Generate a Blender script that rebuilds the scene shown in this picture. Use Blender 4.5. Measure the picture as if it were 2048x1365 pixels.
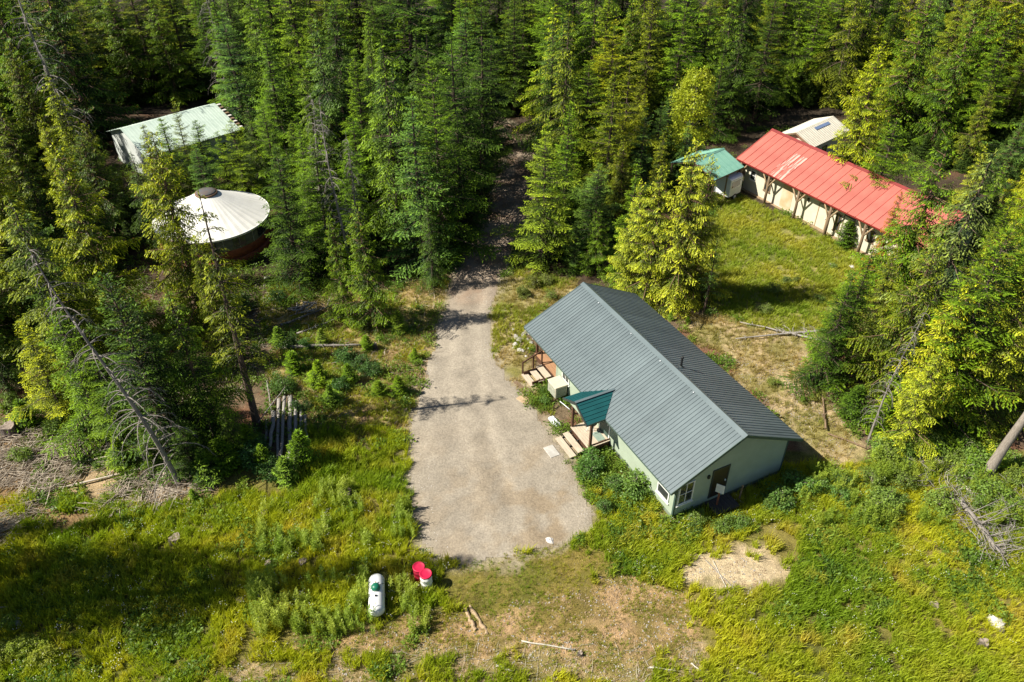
import bpy, math, random
import numpy as np
from mathutils import Vector, Matrix

# ------------------------------------------------------------------ scene, camera, light
S = bpy.context.scene
for o in list(bpy.data.objects): bpy.data.objects.remove(o)
COL = S.collection
PITCH, FPX, CAMH = 36.6, 1540.0, 31.0
cam = bpy.data.cameras.new('camera'); camo = bpy.data.objects.new('camera', cam); COL.objects.link(camo)
cam.sensor_width = 36.0; cam.lens = 36.0*FPX/2048; cam.clip_start = .5; cam.clip_end = 2500
camo.location = (0, 0, CAMH); camo.rotation_euler = (math.radians(90-PITCH), 0, 0)
S.camera = camo
SUN_EL, SUN_AZ = 45.0, 188.0      # azimuth of the sun, counter-clockwise from +X
W = bpy.data.worlds.new('World'); S.world = W; W.use_nodes = True
nt = W.node_tree; nt.nodes.clear()
sky = nt.nodes.new('ShaderNodeTexSky'); sky.sky_type = 'NISHITA'; sky.sun_disc = False
sky.air_density = .8; sky.altitude = 1500; sky.sun_elevation = math.radians(SUN_EL); sky.sun_rotation = math.radians(90-SUN_AZ)
bg = nt.nodes.new('ShaderNodeBackground'); bg.inputs[1].default_value = 0.05
wo = nt.nodes.new('ShaderNodeOutputWorld')
nt.links.new(sky.outputs[0], bg.inputs[0]); nt.links.new(bg.outputs[0], wo.inputs[0])
sun = bpy.data.lights.new('sun', 'SUN'); sun.energy = 5.0; sun.angle = math.radians(.5); sun.color = (1, .94, .82)
suno = bpy.data.objects.new('sun', sun); COL.objects.link(suno)
_e, _a = math.radians(SUN_EL), math.radians(SUN_AZ)
sd = Vector((math.cos(_e)*math.cos(_a), math.cos(_e)*math.sin(_a), math.sin(_e)))
suno.rotation_euler = (-sd).to_track_quat('-Z', 'Y').to_euler(); suno.location = sd*200
S.view_settings.view_transform = 'Standard'; S.view_settings.look = 'None'
S.view_settings.exposure = 0.85; S.view_settings.gamma = 1.0; S.view_settings.use_curve_mapping = False

rnd = random.Random(7); NR = np.random.RandomState(11)
PI = math.pi

# ------------------------------------------------------------------ surveying: a line of sight from the camera's place to the ground
_th = math.radians(PITCH)
_F = np.array([0, math.cos(_th), -math.sin(_th)]); _U = np.array([0, math.sin(_th), math.cos(_th)])
def g(px, py, z=0.0):
    d = _F + np.array([1., 0, 0])*(px-1024)/FPX + _U*(682.5-py)/FPX
    P = d*((CAMH-z)/-d[2]); return float(P[0]), float(P[1])
def topix(x, y, z=0.0):
    x = np.asarray(x, float); y = np.asarray(y, float)
    dz = z-CAMH
    dep = y*_F[1]+dz*_F[2]; up = y*_U[1]+dz*_U[2]
    dep = np.where(dep < .5, .5, dep)
    return 1024+FPX*x/dep, 682.5-FPX*up/dep
def wpoly(pts): return np.array([g(*p) for p in pts])
def inside(x, y, poly):
    x = np.asarray(x, float); y = np.asarray(y, float)
    r = np.zeros(x.shape, bool); n = len(poly); j = n-1
    for i in range(n):
        xi, yi = poly[i]; xj, yj = poly[j]
        if yi != yj:
            r ^= ((yi > y) != (yj > y)) & (x < (xj-xi)*(y-yi)/(yj-yi)+xi)
        j = i
    return r
def pdist(x, y, poly, closed=True):
    x = np.asarray(x, float); y = np.asarray(y, float)
    d = np.full(x.shape, 1e9); n = len(poly)
    for i in range(n if closed else n-1):
        ax, ay = poly[i]; bx, by = poly[(i+1) % n]
        vx, vy = bx-ax, by-ay; L = vx*vx+vy*vy+1e-9
        t = np.clip(((x-ax)*vx+(y-ay)*vy)/L, 0, 1)
        d = np.minimum(d, np.hypot(x-ax-t*vx, y-ay-t*vy))
    return d
def sdist(x, y, poly):            # negative inside
    d = pdist(x, y, poly); return np.where(inside(x, y, poly), -d, d)
_perm = np.random.RandomState(3).rand(256, 256)
def vnoise(x, y, s=1.0, o=0):
    x = np.asarray(x, float)/s+37.3+o*17.1; y = np.asarray(y, float)/s+91.7+o*9.7
    xi = np.floor(x).astype(int); yi = np.floor(y).astype(int); fx = x-xi; fy = y-yi
    fx = fx*fx*(3-2*fx); fy = fy*fy*(3-2*fy)
    a = _perm[xi % 256, yi % 256]; b = _perm[(xi+1) % 256, yi % 256]; c = _perm[xi % 256, (yi+1) % 256]; d = _perm[(xi+1) % 256, (yi+1) % 256]
    return (a*(1-fx)+b*fx)*(1-fy)+(c*(1-fx)+d*fx)*fy
def fbm(x, y, s=1.0, o=0):
    return (vnoise(x, y, s, o)*.5+vnoise(x, y, s/2.1, o+1)*.27+vnoise(x, y, s/4.3, o+2)*.15+vnoise(x, y, s/9.1, o+3)*.08)

# ------------------------------------------------------------------ materials
def mat(name):
    m = bpy.data.materials.new(name); m.use_nodes = True; m.node_tree.nodes.clear()
    out = m.node_tree.nodes.new('ShaderNodeOutputMaterial'); return m, m.node_tree, out
def N(t, k, **kw):
    n = t.nodes.new(k)
    for a, b in kw.items(): setattr(n, a, b)
    return n
def mixrgb(t, fac, a, b, mode='MIX'):
    n = t.nodes.new('ShaderNodeMix'); n.data_type = 'RGBA'; n.blend_type = mode
    for i, v in ((0, fac), (6, a), (7, b)):
        if v is None: continue
        if isinstance(v, bpy.types.NodeSocket): t.links.new(v, n.inputs[i])
        elif i: n.inputs[i].default_value = (*v, 1)
        else: n.inputs[i].default_value = v
    return n.outputs[2]
def ramp(t, src, a, b, va=0., vb=1.):
    n = t.nodes.new('ShaderNodeMapRange'); t.links.new(src, n.inputs[0])
    n.inputs[1].default_value = a; n.inputs[2].default_value = b; n.inputs[3].default_value = va; n.inputs[4].default_value = vb
    return n.outputs[0]
def noise(t, scale, detail=3, vec=None, rough=.55):
    n = t.nodes.new('ShaderNodeTexNoise'); n.inputs['Scale'].default_value = scale; n.inputs['Detail'].default_value = detail; n.inputs['Roughness'].default_value = rough
    if vec is not None: t.links.new(vec, n.inputs['Vector'])
    return n.outputs[0]
def solid(name, c1, c2=None, scale=4., rough=.7, bump=0., metal=0., stretch=None, spec=.5, orand=0.):
    m, t, out = mat(name)
    p = N(t, 'ShaderNodeBsdfPrincipled'); p.inputs['Roughness'].default_value = rough; p.inputs['Metallic'].default_value = metal
    p.inputs['Specular IOR Level'].default_value = spec
    tc = N(t, 'ShaderNodeTexCoord'); v = tc.outputs['Object']
    if stretch:
        mp = N(t, 'ShaderNodeMapping'); t.links.new(v, mp.inputs[0]); mp.inputs['Scale'].default_value = stretch; v = mp.outputs[0]
    if c2 is None: c2 = tuple(c*.82 for c in c1)
    n1 = noise(t, scale, 4, v)
    col = mixrgb(t, ramp(t, n1, .35, .65), c1, c2)
    if orand:                      # sheets of one roof never weather quite alike
        oi = N(t, 'ShaderNodeObjectInfo'); col = mixrgb(t, 1., col, None, 'MULTIPLY'); t.links.new(ramp(t, oi.outputs['Random'], 0, 1, 1-orand, 1+orand), col.node.inputs[7])
        col = mixrgb(t, ramp(t, noise(t, 14, 5, v), .58, .75, 0, .35), col, tuple(c*.45+.03 for c in c1))
    t.links.new(col, p.inputs['Base Color'])
    if bump:
        b = N(t, 'ShaderNodeBump'); b.inputs['Strength'].default_value = bump; b.inputs['Distance'].default_value = .03
        t.links.new(noise(t, scale*5, 3, v), b.inputs['Height']); t.links.new(b.outputs[0], p.inputs['Normal'])
    t.links.new(p.outputs[0], out.inputs[0]); return m
def foliage(name, trans=.3, rough=.5, var=.55, patch=None, dead=None, tips=False):
    """leaf colour = the object's own colour, varied leaf by leaf and clump by clump"""
    m, t, out = mat(name)
    oi = N(t, 'ShaderNodeObjectInfo'); ge = N(t, 'ShaderNodeNewGeometry')
    base = oi.outputs['Color']
    if patch:                      # patch = (scale, colour a, colour b): drifts of colour across a field of instances
        n0 = noise(t, patch[0], 3, oi.outputs['Location'])
        base = mixrgb(t, ramp(t, n0, .36, .64), patch[1], patch[2])
        if len(patch) > 3:
            n00 = noise(t, patch[0]*3.1, 2, oi.outputs['Location'])
            base = mixrgb(t, ramp(t, n00, .52, .72), base, patch[3])
    val = ramp(t, ge.outputs['Random Per Island'], 0, 1, 1-var*.6, 1+var)
    c = mixrgb(t, 1., base, None, 'MULTIPLY'); mnode = c.node; t.links.new(val, mnode.inputs[7])
    # slow noise inside the crown: some clumps yellower
    tc = N(t, 'ShaderNodeTexCoord')
    n1 = noise(t, .9, 2, tc.outputs['Object'])
    warm = mixrgb(t, ramp(t, n1, .45, .7, 0, .55), (1, 1, 1), (1.22, 1.1, .75))
    c2 = mixrgb(t, 1., c, warm, 'MULTIPLY')
    if dead:
        rr = ramp(t, ge.outputs['Random Per Island'], dead[0], dead[0]+.01)
        c2 = mixrgb(t, rr, c2, dead[1])
    if tips:                       # new growth is paler; tip highlights and inner shade also put into the colour
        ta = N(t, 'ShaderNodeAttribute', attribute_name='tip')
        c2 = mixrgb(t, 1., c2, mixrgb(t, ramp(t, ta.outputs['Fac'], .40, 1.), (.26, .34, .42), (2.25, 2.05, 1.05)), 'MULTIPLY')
    p = N(t, 'ShaderNodeBsdfPrincipled'); p.inputs['Roughness'].default_value = rough; p.inputs['Specular IOR Level'].default_value = .18
    t.links.new(c2, p.inputs['Base Color'])
    tr = N(t, 'ShaderNodeBsdfTranslucent'); c3 = mixrgb(t, 1., c2, (1.35, 1.3, .55), 'MULTIPLY'); t.links.new(c3, tr.inputs[0])
    mx = N(t, 'ShaderNodeMixShader'); mx.inputs[0].default_value = trans
    t.links.new(p.outputs[0], mx.inputs[1]); t.links.new(tr.outputs[0], mx.inputs[2]); t.links.new(mx.outputs[0], out.inputs[0])
    return m
def ground_mat(name, rough=.95, scale=2.2, lo=.62, hi=1.3, bump=1.0, speck=None):
    m, t, out = mat(name)
    at = N(t, 'ShaderNodeAttribute', attribute_name='albedo')
    tc = N(t, 'ShaderNodeTexCoord'); v = tc.outputs['Object']
    n1 = noise(t, scale, 6, v, .7); n2 = noise(t, scale*9, 4, v, .7)
    k = ramp(t, n1, .3, .7, lo, hi); k2 = ramp(t, n2, .36, .64, .58, 1.36) if scale > 2 else ramp(t, n2, .3, .7, .72, 1.25)
    c = mixrgb(t, 1., at.outputs['Color'], None, 'MULTIPLY'); t.links.new(k, c.node.inputs[7])
    c = mixrgb(t, 1., c, None, 'MULTIPLY'); t.links.new(k2, c.node.inputs[7])
    if speck:
        vo = N(t, 'ShaderNodeTexVoronoi'); vo.inputs['Scale'].default_value = speck[0]; t.links.new(v, vo.inputs['Vector'])
        c = mixrgb(t, ramp(t, vo.outputs['Distance'], .12, .22, speck[1], 0), c, speck[2])
    p = N(t, 'ShaderNodeBsdfPrincipled'); p.inputs['Roughness'].default_value = rough; p.inputs['Specular IOR Level'].default_value = .2
    t.links.new(c, p.inputs['Base Color'])
    b = N(t, 'ShaderNodeBump'); b.inputs['Strength'].default_value = bump; b.inputs['Distance'].default_value = .08
    t.links.new(n2, b.inputs['Height']); t.links.new(b.outputs[0], p.inputs['Normal'])
    t.links.new(p.outputs[0], out.inputs[0]); return m

M = {}
M['ground'] = ground_mat('ground', speck=(7., .35, (.42, .36, .27)))
M['gravel'] = ground_mat('gravel', scale=1.1, lo=.86, hi=1.12, bump=.5, speck=(14., .3, (.5, .47, .41)))
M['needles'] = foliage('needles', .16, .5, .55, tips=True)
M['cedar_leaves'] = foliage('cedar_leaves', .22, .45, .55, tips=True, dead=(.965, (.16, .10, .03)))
M['broad_leaves'] = foliage('broad_leaves', .38, .42, .5)
M['grass_tall'] = foliage('grass_tall', .4, .5, .5, patch=(.16, (.18, .27, .018), (.42, .43, .028), (.44, .39, .06)), dead=(.95, (.42, .34, .13)))
M['grass_dry'] = foliage('grass_dry', .35, .6, .5, patch=(.22, (.34, .26, .10), (.20, .20, .055)))
M['grass_green'] = foliage('grass_green', .4, .5, .5, patch=(.25, (.19, .27, .026), (.34, .34, .045)))
M['weed'] = foliage('weed', .38, .42, .5, patch=(.3, (.09, .17, .026), (.18, .26, .03)))
M['stalk'] = foliage('stalk', .38, .5, .4, patch=(.4, (.19, .29, .03), (.30, .36, .045)))
M['bark'] = solid('bark', (.13, .085, .06), (.07, .05, .038), 6, .95, .6, stretch=(3, 3, .5))
M['bark_red'] = solid('bark_red', (.26, .155, .10), (.15, .09, .06), 6, .95, .6, stretch=(4, 4, .4))
M['bark_pale'] = solid('bark_pale', (.30, .26, .22), (.19, .16, .13), 5, .95, .6, stretch=(4, 4, .6))
M['dead_wood'] = solid('dead_wood', (.30, .27, .24), (.17, .15, .13), 5, .95, .4, stretch=(3, 3, .6))
M['slash'] = solid('slash', (.62, .54, .44), (.36, .30, .23), 2.2, .95, .3)
M['old_log'] = solid('old_log', (.40, .37, .33), (.22, .20, .18), 3, .95, .5, stretch=(6, 6, .6))
M['white_log'] = solid('white_log', (.62, .58, .50), (.4, .36, .3), 3, .9, .4, stretch=(6, 6, .6))
M['stump'] = solid('stump', (.15, .12, .10), (.07, .055, .05), 9, .95, .8)
M['stump_top'] = solid('stump_top', (.33, .27, .22), (.18, .14, .11), 9, .95, .5)
M['rock'] = solid('rock', (.42, .39, .36), (.26, .24, .22), 5, .9, .6)
M['rock_white'] = solid('rock_white', (.66, .63, .6), (.45, .42, .4), 6, .9, .5)
M['roof_green'] = solid('roof_green', (.15, .188, .198), (.12, .152, .162), .9, .40, metal=.12, orand=.09)
M['roof_ridge'] = solid('roof_ridge', (.12, .155, .165), (.10, .135, .145), 1.2, .4)
M['roof_teal'] = solid('roof_teal', (.010, .092, .095), (.008, .075, .08), 1.5, .5)
M['wall_green'] = solid('wall_green', (.36, .425, .325), (.32, .38, .285), 1.5, .85)
M['trim_green'] = solid('trim_green', (.06, .10, .085), (.05, .085, .07), 2, .6)
M['trim_dark'] = solid('trim_dark', (.035, .045, .042), None, 2, .6)
M['skirting'] = solid('skirting', (.20, .25, .19), (.15, .19, .14), 3, .9)
M['white_paint'] = solid('white_paint', (.78, .78, .75), (.68, .68, .65), 3, .6)
M['white_metal'] = solid('white_metal', (.80, .82, .84), (.70, .73, .76), 2, .35)
M['glass'] = solid('glass', (.03, .035, .035), (.05, .055, .055), 2, .08, spec=.8)
M['door_dark'] = solid('door_dark', (.03, .022, .016), None, 2, .5)
M['post_brown'] = solid('post_brown', (.10, .045, .022), (.07, .032, .017), 4, .8, .2, stretch=(4, 4, .5))
M['deck_wood'] = solid('deck_wood', (.42, .23, .12), (.32, .17, .09), 3, .8, .2, stretch=(.6, 5, 5))
M['deck_pale'] = solid('deck_pale', (.56, .47, .36), (.44, .36, .27), 3, .85, .2, stretch=(.6, 5, 5))
M['shaded_deck'] = solid('shaded_deck', (.10, .085, .075), (.06, .05, .045), 3, .9, .2, stretch=(.6, 5, 5))  # deck wood darkened to hold the shade outside the gable door
M['concrete'] = solid('concrete', (.5, .48, .44), (.4, .38, .34), 4, .95, .2)
M['ac_beige'] = solid('ac_beige', (.62, .56, .44), (.55, .5, .39), 3, .6)
M['ac_grille'] = solid('ac_grille', (.28, .31, .25), (.18, .2, .16), 6, .6)
M['black'] = solid('black', (.015, .015, .016), None, 3, .5)
M['mat_green'] = solid('mat_green', (.25, .32, .27), (.2, .27, .22), 8, .95)
M['red_roof'] = solid('red_roof', (.47, .125, .095), (.38, .095, .074), 1.3, .6, stretch=(1, .3, 1), orand=.1)
M['faded_red'] = None
M['red_trim'] = solid('red_trim', (.22, .02, .018), None, 2, .5)
M['cream_wall'] = solid('cream_wall', (.64, .60, .47), (.56, .52, .40), 1.2, .9)
M['cream_stain'] = solid('cream_stain', (.50, .36, .20), (.58, .50, .36), 1.0, .9)
M['timber'] = solid('timber', (.24, .165, .10), (.15, .10, .06), 3, .9, .3, stretch=(5, 5, .6))
M['timber_pale'] = solid('timber_pale', (.40, .29, .17), (.28, .19, .11), 3, .9, .3, stretch=(5, 5, .6))
M['carport_roof'] = solid('carport_roof', (.17, .36, .28), (.13, .30, .24), 1.5, .45)
M['cream_roof'] = solid('cream_roof', (.58, .55, .46), (.48, .45, .37), 2, .6)
M['blue_panel'] = solid('blue_panel', (.18, .25, .42), None, 2, .3)
M['yurt_roof'] = solid('yurt_roof', (.82, .81, .76), (.74, .73, .68), 1.2, .8)
M['yurt_wall'] = solid('yurt_wall', (.19, .18, .13), (.13, .13, .09), 1.5, .9)
M['brick_red'] = solid('brick_red', (.32, .09, .045), (.22, .06, .03), 3, .9)
M['dome'] = solid('dome', (.12, .13, .13), (.16, .12, .1), 3, .2, spec=.8)
M['ring_brown'] = solid('ring_brown', (.22, .13, .08), None, 3, .8)
M['pale_green_roof'] = solid('pale_green_roof', (.52, .62, .54), (.44, .54, .47), 1.2, .5)
M['pale_wall'] = solid('pale_wall', (.60, .63, .60), (.48, .52, .5), 1.2, .8)
M['tank_white'] = solid('tank_white', (.80, .81, .80), (.72, .73, .72), 3, .3)
M['tank_green'] = solid('tank_green', (.01, .16, .09), None, 3, .4)
M['crimson'] = solid('crimson', (.60, .012, .065), (.5, .01, .05), 3, .5)
M['crimson_dark'] = solid('crimson_dark', (.30, .006, .03), None, 3, .5)
M['rust_post'] = solid('rust_post', (.30, .10, .045), (.2, .07, .035), 4, .8)
M['dirt'] = solid('dirt', (.50, .37, .23), (.36, .25, .15), 5, .95, .8)
M['clod'] = solid('clod', (.34, .245, .15), (.24, .165, .10), 5, .95)
M['petal'] = solid('petal', (.6, .6, .52), None, 3, .7)
M['charcoal'] = solid('charcoal', (.05, .05, .05), (.03, .03, .03), 4, .9)
def faded():
    m, t, out = mat('faded_red'); p = N(t, 'ShaderNodeBsdfPrincipled'); p.inputs['Roughness'].default_value = .6
    tc = N(t, 'ShaderNodeTexCoord'); mp = N(t, 'ShaderNodeMapping'); t.links.new(tc.outputs['Object'], mp.inputs[0]); mp.inputs['Scale'].default_value = (6, .8, .8)
    n = noise(t, 1.1, 4, mp.outputs[0]); sx = N(t, 'ShaderNodeSeparateXYZ'); t.links.new(tc.outputs['Object'], sx.inputs[0])
    a = ramp(t, n, .50, .54); b = ramp(t, sx.outputs[1], -1.1, -1.2)
    mu = N(t, 'ShaderNodeMath', operation='MULTIPLY'); t.links.new(a, mu.inputs[0]); t.links.new(b, mu.inputs[1])
    c = mixrgb(t, mu.outputs[0], (.44, .115, .088), (.60, .34, .29)); t.links.new(c, p.inputs['Base Color']); t.links.new(p.outputs[0], out.inputs[0]); return m
M['faded_red'] = faded()

# ------------------------------------------------------------------ building blocks
def tag(o, label=None, cat=None, group=None, kind=None):
    if label: o['label'] = label
    if cat: o['category'] = cat
    if group: o['group'] = group
    if kind: o['kind'] = kind
    return o
def empty(name, loc=(0, 0, 0), rz=0., label=None, cat=None, group=None):
    o = bpy.data.objects.new(name, None); COL.objects.link(o); o.empty_display_size = .3
    o.location = loc; o.rotation_euler = (0, 0, rz); return tag(o, label, cat, group)
def npmesh(name, V, F, m, smooth=False):
    V = np.asarray(V, np.float32); F = np.asarray(F, np.int32); k = F.shape[1]; n = F.shape[0]
    me = bpy.data.meshes.new(name)
    me.vertices.add(len(V)); me.vertices.foreach_set('co', V.ravel())
    me.loops.add(n*k); me.loops.foreach_set('vertex_index', F.ravel())
    me.polygons.add(n); me.polygons.foreach_set('loop_start', np.arange(n, dtype=np.int32)*k)
    if smooth: me.polygons.foreach_set('use_smooth', np.ones(n, bool))
    me.update(calc_edges=True)
    if m: me.materials.append(m)
    return me
def link(name, me, parent=None, loc=None):
    o = bpy.data.objects.new(name, me); COL.objects.link(o)
    if parent: o.parent = parent
    if loc is not None: o.location = loc
    return o
class MB:
    def __init__(s): s.v = []; s.f = []
    def add(s, vs, fs):
        b = len(s.v); s.v += [tuple(map(float, v)) for v in vs]; s.f += [tuple(b+i for i in f) for f in fs]; return s
    def box(s, x0, x1, y0, y1, z0, z1):
        return s.add([(x, y, z) for z in (z0, z1) for y in (y0, y1) for x in (x0, x1)],
                     [(0, 2, 3, 1), (4, 5, 7, 6), (0, 1, 5, 4), (2, 6, 7, 3), (0, 4, 6, 2), (1, 3, 7, 5)])
    def prism(s, pts, off):          # polygon pts (3D, planar) pushed by off
        n = len(pts); off = Vector(off); a = [Vector(p) for p in pts]; b = [p+off for p in a]
        return s.add(a+b, [tuple(range(n))[::-1], tuple(range(n, 2*n))]+[(i, (i+1) % n, n+(i+1) % n, n+i) for i in range(n)])
    def tube(s, p, r, n=6, cap=True):
        p = [Vector(q) for q in p]; r = r if isinstance(r, (list, tuple)) else [r]*len(p); vs = []
        for i, q in enumerate(p):
            d = (p[min(i+1, len(p)-1)]-p[max(i-1, 0)]).normalized()
            a = d.orthogonal().normalized() if i == 0 else (a-d*a.dot(d)).normalized()
            b = d.cross(a)
            for k in range(n):
                t = 2*PI*k/n; vs.append(q+(a*math.cos(t)+b*math.sin(t))*r[i])
        fs = [(i*n+k, i*n+(k+1) % n, (i+1)*n+(k+1) % n, (i+1)*n+k) for i in range(len(p)-1) for k in range(n)]
        if cap: fs += [tuple(range(n))[::-1], tuple((len(p)-1)*n+k for k in range(n))]
        return s.add(vs, fs)
    def beam(s, a, b, w, h):
        a = Vector(a); b = Vector(b); d = (b-a).normalized(); up = Vector((0, 0, 1))
        if abs(d.z) > .95: up = Vector((0, 1, 0))
        x = d.cross(up).normalized()*w/2; y = x.cross(d).normalized()*h/2
        return s.add([a-x-y, a+x-y, a+x+y, a-x+y, b-x-y, b+x-y, b+x+y, b-x+y], [(0, 3, 2, 1), (4, 5, 6, 7), (0, 1, 5, 4), (1, 2, 6, 5), (2, 3, 7, 6), (3, 0, 4, 7)])
    def lathe(s, prof, n=24, c=(0, 0, 0)):
        vs = []; c = Vector(c)
        for r, z in prof:
            for k in range(n): vs.append(c+Vector((r*math.cos(2*PI*k/n), r*math.sin(2*PI*k/n), z)))
        fs = [(i*n+k, i*n+(k+1) % n, (i+1)*n+(k+1) % n, (i+1)*n+k) for i in range(len(prof)-1) for k in range(n)]
        fs += [tuple(range(n))[::-1], tuple((len(prof)-1)*n+k for k in range(n))]
        return s.add(vs, fs)
    def mesh(s, name, m, smooth=False):
        me = bpy.data.meshes.new(name); me.from_pydata(s.v, [], s.f); me.update()
        me.materials.append(M[m] if isinstance(m, str) else m)
        if smooth: me.polygons.foreach_set('use_smooth', [True]*len(me.polygons))
        return me
    def build(s, name, m, parent=None, smooth=False, loc=None):
        return link(name, s.mesh(name, m, smooth), parent, loc)
def bevel(o, w=.015, seg=2):
    b = o.modifiers.new('bevel', 'BEVEL'); b.width = w; b.segments = seg; b.limit_method = 'ANGLE'; return o

# ------------------------------------------------------------------ plan of the place (polygons on the ground)
DRIVE = wpoly([(1188, 1030), (1168, 1075), (1100, 1100), (985, 1120), (880, 1122), (842, 1085), (830, 1010), (816, 960), (818, 890), (838, 800), (868, 700), (885, 640),
               (900, 590), (920, 530), (948, 470), (975, 405), (1000, 350), (1016, 310), (1008, 280), (985, 258), (955, 245), (960, 232), (1020, 246), (1062, 268), (1082, 300),
               (1080, 345), (1068, 400), (1050, 455), (1022, 510), (996, 555), (982, 610), (976, 670), (990, 725), (1030, 775), (1075, 830), (1115, 890), (1150, 960), (1178, 1005)])
HA = math.radians(-63.42); HC = (8.07, 34.66)
hA = (math.cos(HA), math.sin(HA)); hB = (-math.sin(HA), math.cos(HA))
def hw(u, v): return (HC[0]+hA[0]*u+hB[0]*v, HC[1]+hA[1]*u+hB[1]*v)
HOUSE = np.array([hw(-7.6, -3.6), hw(7.6, -3.6), hw(7.6, 3.6), hw(-7.6, 3.6)])
def gz(x, y):
    """height of the ground"""
    x = np.asarray(x, float); y = np.asarray(y, float)
    m = np.clip((np.minimum(sdist(x, y, DRIVE), sdist(x, y, HOUSE))-.25)/2.0, 0, 1)
    far = np.clip((np.hypot(x, y-35)-45)/80, 0, 1)
    return m*((fbm(x, y, 5., 4)-.5)*.45+(fbm(x, y, 1.3, 8)-.5)*.13)+far*fbm(x, y, 40., 9)*.8
def gz1(x, y): return float(gz(np.array([x]), np.array([y]))[0])

P_ = dict(
    sand=wpoly([(1345, 1150), (1375, 1118), (1450, 1105), (1545, 1098), (1560, 1130), (1590, 1165), (1560, 1180), (1440, 1178), (1370, 1182)]),
    moss=wpoly([(880, 1150), (960, 1118), (1190, 1090), (1240, 1140), (1200, 1160), (1120, 1200), (1000, 1225), (880, 1210)]),
    bare=wpoly([(860, 1225), (1000, 1215), (1130, 1190), (1260, 1150), (1360, 1180), (1400, 1290), (1180, 1330), (1000, 1300), (640, 1310), (560, 1290), (640, 1270), (760, 1240)]),
    bottom=wpoly([(480, 1330), (900, 1290), (1400, 1290), (1440, 1380), (400, 1380)]),
    behind=wpoly([(1345, 622), (1430, 635), (1520, 665), (1650, 670), (1672, 760), (1660, 800), (1700, 850), (1720, 900), (1670, 960), (1610, 885), (1480, 760)]),
    lawn=wpoly([(1400, 560), (1415, 470), (1440, 410), (1490, 395), (1600, 450), (1730, 505), (1720, 600), (1655, 668), (1520, 662), (1430, 635)]),
    leftclear=wpoly([(545, 560), (660, 555), (700, 600), (830, 560), (900, 560), (880, 680), (845, 780), (820, 880), (640, 890), (600, 800), (560, 760), (520, 640)]),
    nwhouse=wpoly([(985, 560), (1050, 540), (1160, 560), (1050, 655), (1062, 740), (1110, 800), (1070, 830), (990, 730), (975, 660)]),
    slash=wpoly([(-300, 880), (60, 860), (330, 900), (450, 960), (430, 1000), (250, 1020), (90, 1075), (-60, 1110), (-60, 1250), (-300, 1300)]),
)
def project_inside(x, y, name): return inside(x, y, P_[name])
def albedo(x, y):
    """bare earth colour, place by place"""
    j = (fbm(x, y, 1.6, 20)-.5)*2.4; k = (fbm(x+50, y, 1.6, 24)-.5)*2.4
    xx, yy = x+j, y+k
    n = x.shape[0]; C = np.empty((n, 3))
    f1 = fbm(x, y, 3., 30)[:, None]
    lit = np.array([.13, .085, .055]); lit2 = np.array([.27, .20, .12])
    C[:] = lit*(1-f1)+lit2*f1*.8
    deep = np.clip((y-44)/6, 0, 1)[:, None]; C = C*(1-.6*deep)  # deep wood litter, darkened further to stand in for the forest shade
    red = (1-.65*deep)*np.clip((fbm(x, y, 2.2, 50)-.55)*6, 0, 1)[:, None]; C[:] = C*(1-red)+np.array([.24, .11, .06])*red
    meadow = (y < 31.5) & (topix(x, y)[1] > 900)
    f2 = np.clip((fbm(x, y, 4., 33)-.35)*3, 0, 1)[:, None]
    Cm = np.array([.11, .125, .025])*(1-f2)+np.array([.25, .21, .055])*f2
    C = np.where(meadow[:, None], Cm, C)
    def put(name, a, b, s=2., o=40):
        nonlocal C
        f = np.clip((fbm(x, y, s, o)-.38)*4, 0, 1)[:, None]
        cc = np.array(a)*(1-f)+np.array(b)*f
        w = np.clip(.5-sdist(xx, yy, P_[name])/.5, 0, 1)[:, None]
        C = C*(1-w)+cc*w
    put('slash', (.30, .19, .09), (.48, .35, .20))
    put('leftclear', (.36, .24, .13), (.40, .33, .12), 1.6)
    put('nwhouse', (.24, .22, .06), (.46, .37, .19), 1.8)
    put('behind', (.30, .26, .09), (.50, .38, .21), 1.4)
    put('lawn', (.17, .19, .04), (.34, .30, .10), 2.5)
    put('bottom', (.26, .22, .07), (.42, .31, .17), 1.5)
    put('bare', (.23, .18, .05), (.50, .33, .17), .9)
    put('moss', (.17, .16, .03), (.26, .20, .05), 1.3)
    put('sand', (.60, .48, .30), (.54, .42, .26), 1.5)
    w = np.clip(.5-(sdist(xx, yy, DRIVE)-.5)/.7, 0, 1)[:, None]*.8
    C = C*(1-w)+np.array([.42, .36, .25])*w
    return C
def grid_obj(name, x0, x1, y0, y1, st, m, zf, cf):
    nx = int(round((x1-x0)/st))+1; ny = int(round((y1-y0)/st))+1
    X, Y = np.meshgrid(np.linspace(x0, x1, nx), np.linspace(y0, y1, ny)); X = X.ravel(); Y = Y.ravel()
    Z = zf(X, Y); i = np.arange((nx-1)*(ny-1)); r = i//(nx-1); c = i % (nx-1); a = r*nx+c
    F = np.stack([a, a+1, a+nx+1, a+nx], 1)
    me = npmesh(name, np.stack([X, Y, Z], 1), F, m, True)
    at = me.color_attributes.new('albedo', 'FLOAT_COLOR', 'POINT'); C = cf(X, Y); at.data.foreach_set('color', np.concatenate([C, np.ones((len(C), 1))], 1).astype(np.float32).ravel())
    return link(name, me)
o = grid_obj('ground', -48, 48, 12, 84, .24, M['ground'], gz, albedo); tag(o, kind='structure')
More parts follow.
